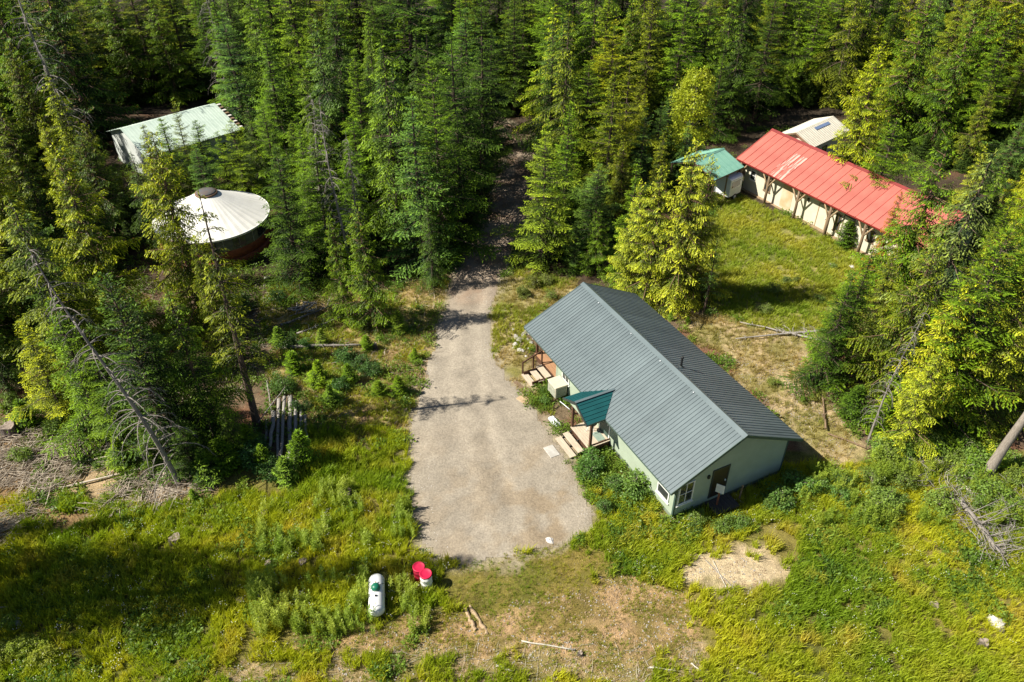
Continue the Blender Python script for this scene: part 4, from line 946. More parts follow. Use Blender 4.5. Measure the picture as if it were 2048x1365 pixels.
bt('tallfir', (968, 360), -20, 'tall dark fir at the left edge where the driveway enters the wood', DK, idx=0)
bt('fir', (1085, 530), 262, 'yellow green layered fir beside the right edge of the driveway', (.17, .24, .03), idx=3, wide=1.1)
bt('fir', (1125, 470), 200, 'green fir behind the yellow green layered fir by the driveway', MID, idx=2)
bt('hemlock', (1120, 400), 20, 'tall hemlock with rusty olive boughs right of the driveway mouth', OLV, idx=0)
bt('fir', (1092, 440), 235, 'narrow green fir leaning its boughs over the right side of the shaded driveway', MID, idx=2, wide=.95)
bt('hemlock', (1100, 345), 40, 'tall dark hemlock where the driveway bends out of sight', DK, idx=1, wide=1.1)
bt('fir', (888, 505), 130, 'tall mid green fir between the big blue green one and the shaded driveway', MID, idx=1, wide=1.0)
bt('fir', (915, 425), 70, 'tall dark fir above the left side of the shaded driveway', DK, idx=3, wide=1.05)
bt('hemlock', (868, 575), 390, 'small dark hemlock at the front corner of the wood left of the driveway', DK, idx=0, wide=1.0)
bt('fir', (962, 415), 250, 'dark fir overhanging the left side of the shaded driveway', DK, idx=5, wide=1.0)
bt('fir', (985, 300), 60, 'dark fir closing the left side of the driveway mouth', DK, idx=3, wide=1.1)
bt('cedar', (1190, 545), 420, 'low bushy cedar between the layered fir and the bright cedar group', MID, idx=2, wide=1.3)
bt('fir', (1150, 540), 455, 'low green fir at the edge of the clearing behind the house', BLU, idx=1, wide=1.4)
bt('cedar', (1345, 615), 272, 'tallest bright cedar of the group behind the green house', (.27, .32, .035), idx=0, wide=1.0)
bt('cedar', (1290, 605), 335, 'bright cedar at the left of the group behind the green house', (.25, .30, .035), idx=1, wide=1.0)
bt('cedar', (1382, 600), 315, 'bright cedar at the right of the group, next to the teal carport', (.23, .28, .035), idx=2, wide=.85)
bt('fir', (1250, 570), 330, 'dark fir tucked against the left of the bright cedar group', MID, idx=0, wide=.95)
bt('sparse', (1408, 625), 480, 'slender young fir at the right edge of the bright cedar group', BLU, idx=1, wide=1.1)
bt('cedar', (1262, 592), 365, 'lower bright cedar at the far left of the group behind the green house', (.24, .30, .035), idx=2, wide=.95)
tp('maple', (1398, 145), 9.5, 'lime leaved maple standing behind the bright cedar group', LIM, idx=0, name='maple_tree')
tp('fir', (1292, 222), 9, 'narrow pale green fir left of the lime leaved maple', BLU, idx=1, wide=.8)
tp('fir', (1230, 120), 13, 'olive layered fir left behind the narrow pale green fir', OLV, idx=2)
bt('young', (1687, 492), 440, 'small dark spruce against the wall of the red roofed building', DK, idx=0, wide=1.25)
bt('hemlock', (1665, 205), -60, 'huge drooping hemlock behind the cream shed', OLV, idx=2, wide=1.25)
tp('cedar', (1765, 90), 14, 'yellow green cedar behind the middle of the red roof', YEL, idx=0, wide=1.1)
bt('cedar', (1730, 305), 165, 'yellow cedar overlapping the right of the cream shed roof', YEL, idx=1, wide=1.0)
tp('fir', (1800, 235), 9.5, 'layered green fir directly behind the red roof', MID, idx=3, wide=1.25)
tp('cedar', (1805, 385), 8.5, 'thin orange tinged cedar in front of the right end of the red roof', (.27, .15, .03), idx=2, wide=.62)
tp('cedar', (1850, 420), 9, 'green cedar hiding the right end of the red roof', OLV, idx=0, wide=.95)
tp('cedar', (1795, 505), 7.5, 'low olive cedar at the right end of the red roofed building', OLV, idx=1, wide=1.0)
tp('fir', (1705, 545), 8.2, 'dark fir at the right edge of the dry clearing', DK, idx=0, wide=1.2)
tp('fir', (1745, 490), 9.5, 'mid green fir behind the dark fir of the dry clearing', MID, idx=2, wide=1.1)
bt('snag', (1735, 885), 615, 'thin bare stemmed tree with dead twigs at the lower right wood edge', idx=2, lean=(.5, .2), wide=.75)
bt('young', (1700, 838), 775, 'small dark fir at the foot of the right hand wood', DK, idx=1, wide=1.3)
bt('young', (1760, 860), 790, 'small bright fir right of the thin bare stemmed tree', MID, idx=2, wide=1.2)
tp('cedar', (1950, 570), 9.5, 'large bright yellow green cedar in the right hand wood', (.28, .33, .03), idx=1, wide=1.25)
tp('cedar', (2075, 560), 10, 'bright cedar cut by the right edge of the picture', (.25, .30, .03), idx=2, wide=1.2)
tp('cedar', (1885, 690), 7.5, 'smaller lime tinged cedar in front of the large bright cedar', (.26, .31, .03), idx=0, wide=1.15)
tp('cedar', (1830, 745), 4, 'low lime tinged cedar above the fallen logs on the right', (.24, .30, .03), idx=1, wide=1.2)
tp('hemlock', (1995, 300), 15, 'pale green feathery hemlock at the right edge', (.11, .15, .05), idx=0, wide=1.2)
tp('cedar', (1900, 290), 13, 'dense green cedar left of the feathery hemlock at the right edge', MID, idx=2, wide=1.2)
tp('cedar', (1880, 480), 11, 'ragged olive cedar above the large bright cedar', OLV, idx=0, wide=1.1)
tp('fir', (2020, 470), 12.5, 'green fir by the right edge above the large bright cedar', MID, idx=1, wide=1.2)
# the thick leaning trunk at the right
x, y = g(1967, 958); e = empty('leaning_trunk', (x, y, gz1(x, y)), 0, 'thick weathered leaning trunk with flared roots at the lower right', 'tree trunk')
MB().tube([(0, 0, -.3), (.05, .02, .3), (.2, .1, 1.2), (.42, .2, 2.4), (.7, .3, 3.8), (1.1, .5, 6.0)], [.46, .33, .26, .23, .20, .10], 12).build('trunk', 'bark_pale', e, True)
for a in (.4, 2.0, 3.5, 5.2): MB().tube([(.1, 0, .35), (.45*math.cos(a), .45*math.sin(a), .06), (.9*math.cos(a), .9*math.sin(a), -.12)], [.16, .12, .05], 7).build('root', 'bark_pale', e, True)
placed.append((x, y))
# tall trees standing left of the picture, which shade the meadow
for i, (xx, yy, hh, lab) in enumerate(((-27.0, 20.3, 25, ''), (-27.6, 22.4, 14, ''), (-33, 24.2, 14, ''), (-28.5, 14.6, 8.5, ''))):
    placed.append((xx, yy)); put_tree('fir' if i % 2 else 'tallfir', xx, yy, hh, 'tall fir left of the meadow whose shade falls across the grass', color=jc(DK), group='tall firs at the left of the meadow', wide=.8)

# ------------------------------------------------------------------ the forest
ZON = [  # polygon of bases, spacing, heights, weights of kinds, colours, where
    ([(-420, 770), (-20, 800), (200, 815), (310, 760), (250, 640), (-420, 560)], 3.0, (6.5, 11), dict(fir=4, cedar=2, hemlock=2), (MID, DK, OLV, MID), 'in the wood at the left above the brushwood'),
    ([(-520, 560), (240, 560), (290, 500), (255, 400), (150, 340), (-520, 330)], 3.0, (7, 15), dict(fir=3, cedar=3, hemlock=2, snag=.3), (MID, OLV, DK, YEL), 'in the wood left of the yurt'),
    ([(-700, 330), (150, 330), (215, 280), (220, 215), (440, 195), (470, 60), (-800, 60)], 3.3, (9, 19), dict(fir=3, hemlock=2, tallfir=3, cedar=1, snag=.3), (MID, DK, OLV, MID), 'in the deep wood at the upper left'),
    ([(480, 250), (470, 330), (555, 400), (570, 520), (640, 545), (830, 520), (880, 440), (960, 330), (985, 262), (940, 235), (480, 235)], 2.8, (5.5, 14.5), dict(fir=5, hemlock=2, tallfir=1, snag=.4), (MID, DK, BLU, MID), 'in the wood between the yurt and the driveway'),
    ([(450, 235), (1000, 240), (1060, 225), (1100, 60), (450, 60)], 3.2, (9, 20), dict(fir=3, hemlock=2, tallfir=4, snag=.3), (MID, DK, MID, OLV), 'in the deep wood at the top of the driveway'),
    ([(1112, 520), (1230, 520), (1260, 430), (1380, 400), (1370, 300), (1100, 260), (1098, 330), (1100, 420)], 2.9, (5.5, 13.5), dict(fir=4, hemlock=2, cedar=2), (MID, BLU, OLV, YEL), 'between the driveway and the bright cedar group'),
    ([(1090, 255), (1370, 290), (1440, 240), (1560, 215), (1700, 215), (1720, 50), (1090, 50)], 3.2, (9, 19), dict(fir=4, hemlock=3, tallfir=2, cedar=1), (MID, OLV, DK, MID), 'in the deep wood behind the cream shed'),
    ([(1700, 235), (1860, 330), (1990, 400), (2500, 450), (2500, 50), (1720, 50)], 3.2, (6.5, 15), dict(fir=3, hemlock=3, cedar=4), (MID, OLV, YEL, BLU), 'in the wood behind the right half of the red roof'),
    ([(1900, 430), (1800, 560), (1790, 640), (1760, 760), (1850, 850), (2060, 900), (2500, 950), (2500, 430)], 2.9, (4.5, 10), dict(fir=3, hemlock=1, cedar=5), (MID, OLV, YEL, (.21, .26, .03)), 'in the right hand wood beyond the fallen logs'),
]
COLN[(.21, .26, .03)] = 'yellow green'
KN = dict(fir='fir', tallfir='tall fir', hemlock='hemlock', cedar='cedar', snag='dead tree')
cnt = 0
view_keep = [wpoly([(1390, 430), (1420, 300), (1500, 250), (1600, 280), (1900, 400), (1800, 520)])]
for poly, sp, hr, kinds, cols, where in ZON:
    wp = wpoly(poly); x0, y0 = wp.min(0); x1, y1 = wp.max(0); y1 = min(y1, 118)
    ks = list(kinds); wsum = sum(kinds.values()); tries = int((x1-x0)*(y1-y0)/(sp*sp)*7)
    cand = NR.uniform([x0, y0], [x1, y1], (tries, 2)); ok = inside(cand[:, 0], cand[:, 1], wp) & (sdist(cand[:, 0], cand[:, 1], DRIVE) > 1.3)
    ok &= np.abs(cand[:, 0]) < (cand[:, 1]*.80+18)*.78+5
    for x, y in cand[ok]:
        s2 = sp*(1+.12*(y > 75)+.25*(y > 95))
        if any((x-a)**2+(y-b)**2 < s2*s2 for a, b in placed): continue
        if math.hypot(x-YC[0], y-YC[1]) < 7.2: continue
        lx, ly = x-L0[0], y-L0[1]; uu = lx*math.cos(la)+ly*math.sin(la); vv = -lx*math.sin(la)+ly*math.cos(la)
        if -1.5 < uu < ll+2 and -8.5 < vv < 5.5: continue
        lx, ly = x-A0[0], y-A0[1]; uu = lx*math.cos(sa)+ly*math.sin(sa); vv = -lx*math.sin(sa)+ly*math.cos(sa)
        if -3 < uu < sl+1.5 and -3.5 < vv < 3.5: continue
        lx, ly = x-E1[0], y-E1[1]; uu = lx*math.cos(RA)+ly*math.sin(RA); vv = -lx*math.sin(RA)+ly*math.cos(RA)
        if -9 < uu < RLEN+1 and -3 < vv < 9.5: continue
        q = rnd.uniform(0, wsum); kind = ks[0]
        for k_ in ks:
            q -= kinds[k_]
            if q <= 0: kind = k_; break
        h = rnd.uniform(*hr); col = cols[rnd.randrange(len(cols))]
        tint = jc(col, .14)
        wd_ = rnd.uniform(.9, 1.4); kn_ = KN[kind]; wr = where_is(x, y); sz = size_word(h, *hr)
        lab = f"{sz} {'slim ' if wd_ < 1.03 else 'broad ' if wd_ > 1.26 else ''}{COLN[col]} {kn_.replace('tall ', '')} {wr}" if kind != 'snag' else f'bare grey dead tree {wr}'
        put_tree(kind, x, y, h, lab, color=tint, group=f"{kn_.replace('tall ', '')}s {wr}", wide=wd_); placed.append((x, y)); cnt += 1
print('forest trees', cnt)

# a few small firs and shrubs in the clearings
YG = [(645, 690, 1.4), (700, 770, 1.6), (735, 700, 1.3), (800, 665, 1.9), (640, 770, 1.8), (590, 745, 1.7), (665, 810, 1.5), (760, 795, 1.2), (800, 790, 1.5), (560, 690, 1.6), (830, 720, 1.0), (610, 930, 2.6), (575, 960, 1.8), (500, 900, 2.0),
      (455, 940, 2.4), (420, 960, 2.2), (250, 930, 2.0), (60, 850, 2.0), (1340, 640, .7), (1375, 645, .6), (1790, 870, 1.6), (1750, 925, 1.2), (530, 930, 1.6), (390, 1000, .9)]
wh = ['left clearing', 'log stack', 'green house']
for i, (px, py, h) in enumerate(YG):
    x, y = g(px, py); where = 'in the left clearing' if py < 830 and px < 900 else 'by the weathered log stack' if px < 650 and px > 400 else 'among the brushwood' if px < 400 else 'behind the green house' if px < 1500 else 'at the foot of the right hand wood'
    put_tree('young', x, y, h, f"{size_word(h, .6, 2.6, ('tiny', 'small', 'larger'))} {'bright green' if i % 3 == 0 else 'green'} fir sapling {where_is(x, y)}", cat='sapling', color=jc(MID if i % 3 else (.11, .18, .03), .15), wide=rnd.uniform(1, 1.35), group=f'fir saplings {where_is(x, y)}')
SH = []
for (x0, y0, x1, y1, n, h0, h1, where, col) in (
        (560, 690, 760, 830, 13, .5, 1.0, 'in the left clearing', (.06, .12, .03)), (1150, 930, 1310, 1030, 16, .6, 1.2, 'between the gravel and the green house', (.085, .155, .035)),
        (1060, 770, 1150, 860, 8, .4, .8, 'between the gravel and the cabinet', (.10, .16, .035)), (1380, 1040, 1500, 1060, 5, .5, .9, 'in front of the gable end', (.10, .16, .035)),
        (1500, 960, 1700, 1030, 14, .5, 1.0, 'by the shaded gable corner', (.10, .17, .035)), (1700, 900, 2040, 1040, 34, .5, 1.2, 'around the fallen logs', (.12, .18, .035)),
        (400, 900, 560, 990, 12, .6, 1.3, 'below the log stack', (.06, .12, .03)), (0, 760, 330, 940, 16, .4, .9, 'among the brushwood', (.10, .16, .035)),
        (990, 560, 1120, 600, 6, .4, .9, 'behind the far corner of the green house', (.13, .16, .04)), (1480, 500, 1700, 640, 6, .4, .8, 'in the grassy clearing', (.12, .17, .04)),
        (1500, 700, 1650, 850, 9, .25, .5, 'in the dry clearing', (.16, .19, .04)), (0, 1240, 120, 1330, 7, .5, .9, 'at the lower left corner', (.17, .22, .03)), (440, 600, 560, 720, 10, .6, 1.2, 'below the yurt', (.06, .11, .03))):
    for k in range(n):
        px, py = rnd.uniform(x0, x1), rnd.uniform(y0, y1); x, y = g(px, py)
        if sdist(np.array([x]), np.array([y]), DRIVE)[0] < .6 or sdist(np.array([x]), np.array([y]), HOUSE)[0] < .5: continue
        if -2.0 < (x-HC[0])*hA[0]+(y-HC[1])*hA[1] < 2.2 and -7.6 < (x-HC[0])*hB[0]+(y-HC[1])*hB[1] < -3: continue
        hs = rnd.uniform(h0, h1); put_tree('shrub', x, y, hs, f"{size_word(hs, h0, h1, ('low', 'knee high' if h1 < 1 else 'rounded', 'large'))} leafy green shrub {where_is(x, y)}", cat='shrub', color=jc(tuple(c*1.35 for c in col), .18), wide=rnd.uniform(.9, 1.3), group=f'shrubs {where_is(x, y)}')

# ------------------------------------------------------------------ logs, stumps, rocks
lp = [((561, 806), (553, 935), .13), ((572, 803), (562, 925), .11), ((583, 800), (578, 940), .15), ((592, 812), (590, 945), .12), ((601, 818), (603, 915), .11), ((549, 830), (541, 905), .13), ((535, 845), (530, 900), .10), ((612, 838), (618, 905), .09)]
ps = ['leftmost but two', 'left of the middle', 'thickest middle', 'right of the middle', 'second from the right', 'second from the left', 'leftmost short', 'rightmost short']
for i, (a, b, r) in enumerate(lp): pole('log', a, b, r, 'old_log', f'{ps[i]} weathered grey log of the stack in the left clearing', 'log', 'weathered logs of the stack', 9, r*.7, z0=.02+.14*(i % 2), z1=.04+.16*(i % 2))
pole('dead_pole', (520, 858), (575, 795), .035, 'dead_wood', 'thin grey pole leaning across the upper end of the log stack', 'pole', z0=.5, z1=.7)
pole('dead_pole', (538, 778), (545, 838), .045, 'dead_wood', 'thin grey pole standing out left behind the log stack', 'pole', z0=.6, z1=.1)
def fallen(p0, p1, r, r2, m, label, nb, bl, seed):
    (x0, y0), (x1, y1) = g(*p0), g(*p1); rr = np.random.RandomState(seed); c = ((x0+x1)/2, (y0+y1)/2); zc = gz1(*c)
    e = empty('fallen_tree', (c[0], c[1], zc), 0, label, 'fallen tree'); A = Vector((x0-c[0], y0-c[1], r+.12)); B = Vector((x1-c[0], y1-c[1], r2+.12)); ax_ = (B-A).normalized(); sd_ = Vector((-ax_.y, ax_.x, 0))
    pts = [A.lerp(B, k/7)+Vector((rr.uniform(-1, 1)*r*.6, rr.uniform(-1, 1)*r*.6, rr.uniform(-.3, .3)*r)) for k in range(8)]
    MB().tube(pts, [r+(r2-r)*k/7 for k in range(8)], 9).build('trunk', m, e, True)
    mb = MB()
    for k in range(nb):
        f = rr.uniform(.12, .98); p = A.lerp(B, f); d = (sd_*rr.choice([-1, 1])*rr.uniform(.4, 1)+ax_*rr.uniform(.1, .7)+Vector((0, 0, rr.uniform(.0, .8)))).normalized(); L = bl*rr.uniform(.4, 1.2)
        q1 = p+d*L*.5+Vector((0, 0, .04)); q2 = p+d*L+Vector((rr.uniform(-.2, .2), rr.uniform(-.2, .2), -.1)); q2.z = max(q2.z, .05)
        mb.tube([p, q1, q2], [.022+r*.06, .016, .006], 4, False)
        for j in range(3):
            s = p.lerp(q2, rr.uniform(.4, 1)); dd = (d+Vector(rr.uniform(-.8, .8, 3))).normalized()*L*.35; mb.tube([s, s+dd*.6, s+dd+Vector((0, 0, -.04))], [.010, .007, .003], 3, False)
    mb.build('branches', m, e)
    return e
fallen((1652, 666), (1468, 682), .10, .03, 'old_log', 'long bare fallen stem lying level across the dry clearing behind the house', 12, .7, 1)
fallen((1655, 690), (1480, 648), .09, .03, 'old_log', 'bare fallen stem crossing under the long level one behind the house', 12, .8, 2)
fallen((1868, 925), (1945, 992), .15, .10, 'white_log', 'pale broken fallen log among shrubs in front of the leaning trunk', 14, 1.0, 3)
fallen((1912, 1008), (2002, 1118), .17, .11, 'dead_wood', 'dark fallen log with a mass of bare branches at the lower right', 26, 1.7, 4)
fallen((2060, 1060), (1925, 1060), .06, .02, 'dead_wood', 'bare fallen treetop lying across the dark fallen log', 18, 1.5, 6)
fallen((1775, 905), (1880, 940), .07, .03, 'dead_wood', 'thin branchy fallen stem between the wood edge and the pale broken log', 22, 1.3, 7)
fallen((560, 655), (700, 600), .09, .04, 'dead_wood', 'broken fallen stem in the sunlit gap below the yurt', 14, 1.0, 8)
fallen((595, 672), (690, 635), .08, .04, 'old_log', 'second broken stem lying below the first in the sunlit gap', 10, .8, 9)
fallen((565, 699), (725, 694), .12, .07, 'dead_wood', 'long dark fallen log crossing the left clearing in shade', 8, .7, 10)
fallen((1650, 862), (1640, 770), .06, .03, 'timber', 'thin brown dead stem at the right edge of the dry clearing', 6, .5, 11)
pole('fallen_pole', (1655, 868), (1745, 905), .05, 'timber', 'straight brown pole lying along the edge of the dry clearing', 'pole')
pole('fallen_pole', (1042, 1286), (1150, 1303), .035, 'white_log', 'long pale pole lying on the short grass near the bottom of the picture', 'pole')
pole('fallen_pole', (993, 1335), (1024, 1348), .05, 'white_log', 'short white log on the grass near the bottom edge', 'log')
pole('fallen_pole', (1426, 1122), (1458, 1188), .022, 'white_log', 'thin pale pole across the sandy patch, the left one of two', 'pole')
pole('fallen_pole', (1410, 1120), (1480, 1192), .018, 'old_log', 'thin pale pole across the sandy patch, the right one of two', 'pole')
pole('fallen_pole', (1298, 1338), (1352, 1346), .04, 'white_log', 'pale stick lying level near the bottom right of the bare ground', 'stick')
pole('fallen_pole', (1472, 1340), (1512, 1352), .05, 'white_log', 'pale split log lying in grass at the bottom right', 'log')
pole('fallen_pole', (1382, 1330), (1400, 1345), .035, 'white_log', 'stubby pale stick right of the level stick', 'stick')
pole('fallen_pole', (1850, 1300), (1893, 1318), .07, 'old_log', 'weathered log half sunk in grass at the lower right', 'log')
pole('fallen_pole', (20, 1005), (330, 930), .06, 'slash', 'long thin pale pole lying along the brushwood at the left', 'pole')
pole('fallen_pole', (60, 950), (270, 905), .05, 'slash', 'second pale pole lying behind the long one in the brushwood', 'pole')
def stump(px, py, r, h, label, m='stump'):
    x, y = g(px, py); rr = np.random.RandomState(int(px)); e = empty('tree_stump', (x, y, gz1(x, y)), rr.rand()*6, label, 'stump'); n = 16; vs = []; fs = []
    for i, (k, z) in enumerate(((1.45, -.1), (1.1, h*.3), (1.0, h*.75), (.94, h))):
        for j in range(n): a = 2*PI*j/n; q = r*k*(1+.14*math.sin(3*a+px)+.1*rr.uniform(-1, 1)*(1.6-i*.3)); vs.append((q*math.cos(a), q*math.sin(a), z+(rr.uniform(-.05, .05) if i == 3 else 0)))
    fs = [(i*n+j, i*n+(j+1) % n, (i+1)*n+(j+1) % n, (i+1)*n+j) for i in range(3) for j in range(n)]
    mb = MB(); mb.v = vs; mb.f = fs; mb.build('bole', m, e)
    mb = MB(); mb.v = [vs[3*n+j] for j in range(n)]+[(0, 0, h-.03)]; mb.f = [(j, (j+1) % n, n) for j in range(n)]; mb.build('cut_face', 'stump_top', e)
for a in ((693, 992, .30, .45, 'dark brown stump in tall grass left of the gravel'), (352, 1082, .28, .35, 'grey stump in the sunny meadow at the left'), (530, 1030, .17, .35, 'small grey stump between the log stack and the meadow shade'),
          (218, 1160, .22, .3, 'small dark stump at the left end of the meadow shade'), (537, 1130, .18, .25, 'pale stump in the middle of the meadow shade'), (607, 1130, .2, .3, 'grey stump at the right of the meadow shade'),
          (1866, 1215, .2, .35, 'dark ragged stump in the lower right meadow'), (1965, 1290, .2, .3, 'dark stump below the pale root plate at the lower right'), (480, 1205, .18, .25, 'low stump near the middle of the shaded grass'),
          (750, 695, .17, .35, 'small stump beside the round crowned cedar'), (25, 870, .4, .8, 'tall dark stump at the left edge by the brushwood'), (1160, 1310, .12, .16, 'tiny stump near the bottom of the bare ground')): stump(*a)
def rock(px, py, s, label, m='rock', z=0., grp=None, name='rock'):
    x, y = g(px, py); rr = np.random.RandomState(int(px*3+py)); n = 10; vs = []; fs = []
    for i in range(6):
        t_ = PI*(i+.35)/6.2
        for j in range(n): a = 2*PI*j/n; q = s*(1+rr.uniform(-.2, .2)); vs.append((q*math.sin(t_)*math.cos(a)*1.2, q*math.sin(t_)*math.sin(a), q*math.cos(t_)*.65+s*.2))
    fs = [(i*n+j, (i+1)*n+j, (i+1)*n+(j+1) % n, i*n+(j+1) % n) for i in range(5) for j in range(n)]+[tuple(range(n)), tuple(5*n+j for j in range(n))[::-1]]
    mb = MB(); mb.v = vs; mb.f = fs; o = mb.build(name, m, None, False, (x, y, gz1(x, y)+z)); o.rotation_euler = (0, 0, rr.rand()*6); return tag(o, label, 'rock', grp)
rock(1380, 1040, .27, 'pale rock at the near corner of the green house', 'rock_white')
rock(1100, 1082, .22, 'low pale stone at the lower edge of the gravel', 'rock_white', -.08)
rock(1992, 1248, .33, 'pale lump of rock and root in the lower right meadow', 'rock_white'); rock(2000, 1262, .2, 'dark rock touching the pale lump in the lower right meadow', 'stump')
rock(1232, 1128, .12, 'small white rock in the weeds below the gravel edge', 'rock_white'); rock(1660, 527, .16, 'white rock in the grass below the right end of the red building', 'rock_white')
rock(1704, 534, .2, 'white rock against the wood edge right of the grassy clearing', 'rock_white'); rock(130, 1355, .2, 'bluish pale rock at the bottom left edge', 'rock_white')
rock(35, 1245, .28, 'grey rock at the left end of the lower meadow'); rock(1545, 1098, .13, 'small pale block at the upper right of the sandy patch', 'rock_white')
rock(533, 557, .2, 'pale block beside the yurt in the sunlit gap', 'rock_white')
RK = 0
for k in range(26):
    px, py = rnd.gauss(1050, 17), rnd.gauss(675, 20)
    if px > 1080: continue
    rock(px, py, rnd.uniform(.07, .2), 'grey rock of the loose heap at the far corner of the green house', 'rock_white' if k % 2 else 'rock', 0, 'rocks of the heap at the house corner')
def heap(name, cx, cy, n, w, l, m, label, cat, seed, r=(.03, .07), L=(.4, .9), h=.4):
    x, y = g(cx, cy); e = empty(name, (x, y, gz1(x, y)), 0, label, cat); rr = np.random.RandomState(seed)
    for k in range(n):
        a = rr.uniform(-.5, .5)+(.3 if k % 3 else 1.4); q = Vector((rr.uniform(-w, w)/2, rr.uniform(-l, l)/2, rr.uniform(.04, h))); d = Vector((math.cos(a), math.sin(a), rr.uniform(-.15, .15)))*rr.uniform(*L)/2
        MB().tube([q-d, q+d], [rr.uniform(*r), rr.uniform(*r)], 7).build('billet', m, e)
heap('wood_pile', 418, 878, 26, 1.3, .8, 'white_log', 'low pile of pale split wood left of the log stack', 'wood pile', 4)
heap('root_pile', 610, 625, 16, 1.2, .9, 'old_log', 'small heap of grey broken branches in the sunlit gap below the yurt', 'brush pile', 5, L=(.6, 1.4), h=.7)
# torn sod beside the wheel rut
for i, (a, b) in enumerate((((930, 1218), (950, 1262)), ((940, 1212), (975, 1270)))):
    (x0, y0), (x1, y1) = g(*a), g(*b); rr = np.random.RandomState(i); c = Vector(((x0+x1)/2, (y0+y1)/2, 0)); pts = [Vector((x0, y0, .0)).lerp(Vector((x1, y1, .0)), k/9)-c+Vector((rr.uniform(-.05, .05), rr.uniform(-.05, .05), rr.uniform(-.02, .03))) for k in range(10)]
    o = MB().tube(pts, [.05+.06*rr.rand() for _ in range(10)], 8).build('earth_ridge', 'dirt', None, False, c+Vector((0, 0, gz1(c.x, c.y)+.02))); tag(o, ('left' if i == 0 else 'right')+' ridge of torn earth beside the wheel rut on the bare ground', 'earth ridge')

# ------------------------------------------------------------------ brushwood: countless thin sticks
def sticks(name, n, sampler, L, r, m, seed, hmax=.25):
    rr = np.random.RandomState(seed); pts = sampler(n, rr); n = len(pts); a = rr.uniform(0, PI, n)*.7+(-.35)
    l = rr.uniform(*L, n); rad = rr.uniform(*r, n); d = np.stack([np.cos(a), np.sin(a), rr.uniform(-.12, .12, n)], 1); c = np.stack([pts[:, 0], pts[:, 1], gz(pts[:, 0], pts[:, 1])+rr.uniform(.03, hmax, n)], 1)
    sd_ = np.stack([-d[:, 1], d[:, 0], np.zeros(n)], 1); up = np.cross(sd_, d)*-1
    bend = sd_*(rr.uniform(-.12, .12, n)*l)[:, None]
    V = []
    for t, k in ((-.5, 0), (0, 1), (.5, 0)):
        for q in range(3):
            an = 2*PI*q/3; V.append(c+d*(l*t)[:, None]+bend*k+(sd_*math.cos(an)+up*math.sin(an))*(rad*(1 if t < .5 else .5))[:, None])
    V = np.stack(V, 1).reshape(-1, 3); b = np.arange(n)[:, None, None]*9
    f = np.array([[i*3+q, i*3+(q+1) % 3, (i+1)*3+(q+1) % 3, (i+1)*3+q] for i in range(2) for q in range(3)])[None]
    me = npmesh(name, V, (b+f).reshape(-1, 4), M[m]); return tag(link(name, me), kind='stuff')
def in_poly(name, extra=None):
    P = P_[name] if isinstance(name, str) else name
    def f(n, rr):
        x0, y0 = P.min(0); x1, y1 = P.max(0); q = rr.uniform([x0, y0], [x1, y1], (n*3, 2)); q = q[inside(q[:, 0], q[:, 1], P)]
        w = fbm(q[:, 0], q[:, 1], 2.5, 99); q = q[w > .40]; return q[:n]
    return f
o = sticks('brushwood', 4200, in_poly('slash'), (.3, 2.1), (.008, .028), 'slash', 1, .38); o['label'] = 'tangle of pale bare sticks on the ground at the left'
o = sticks('brushwood', 170, in_poly('slash'), (1.4, 3.6), (.022, .045), 'slash', 11, .4); o['label'] = 'longer pale poles lying over the brushwood at the left'
o = sticks('brushwood', 500, in_poly(wpoly([(1850, 900), (2060, 960), (2060, 1130), (1960, 1120), (1900, 1020), (1800, 950)])), (.4, 1.6), (.006, .018), 'old_log', 2, .6); o['label'] = 'thin bare sticks around the fallen logs at the right'
o = sticks('fallen_twigs', 500, in_poly('leftclear'), (.2, 1.0), (.006, .018), 'slash', 3); o['label'] = 'scattered twigs on the left clearing'
o = sticks('fallen_twigs', 260, in_poly('bottom'), (.2, .9), (.004, .010), 'white_log', 4, .06); o['label'] = 'scattered pale twigs at the bottom of the picture'
o = sticks('fallen_twigs', 1500, in_poly(wpoly([(-200, 900), (330, 860), (560, 760), (560, 560), (200, 520), (-200, 600)])), (.3, 1.5), (.007, .02), 'slash', 5, .3); o['label'] = 'dead twigs on the floor of the left hand wood'
o = sticks('fallen_twigs', 240, in_poly('behind'), (.15, .6), (.004, .01), 'white_log', 6, .06); o['label'] = 'fine twigs on the dry clearing behind the house'

# ------------------------------------------------------------------ ground cover, scattered with geometry nodes
def tuft(name, n, h, w, spread, m, seed, lean=.5, seg=2):
    r = np.random.RandomState(seed); V = []; F = []
    for k in range(n):
        a = r.rand()*6.28; q = np.array([math.cos(a), math.sin(a), 0])*r.rand()*spread; hh = h*r.uniform(.55, 1.15); b = r.rand()*6.28; ln = np.array([math.cos(b), math.sin(b), 0])*hh*lean*r.rand()+np.array([.12, .06, 0])*hh
        s = np.array([-math.sin(b+.6), math.cos(b+.6), 0])*w*.5*r.uniform(.6, 1.3); i = len(V)
        V += [q-s, q+s, q+ln*.35+np.array([0, 0, hh*.6])+s*.75, q+ln*.35+np.array([0, 0, hh*.6])-s*.75, q+ln+np.array([0, 0, hh])]
        F += [(i, i+1, i+2, i+3), (i+3, i+2, i+4, i+4)]
    fs = [f if f[2] != f[3] else f[:3] for f in F]
    me = bpy.data.meshes.new(name); me.from_pydata([tuple(v) for v in V], [], fs); me.update(); me.materials.append(M[m]); return me
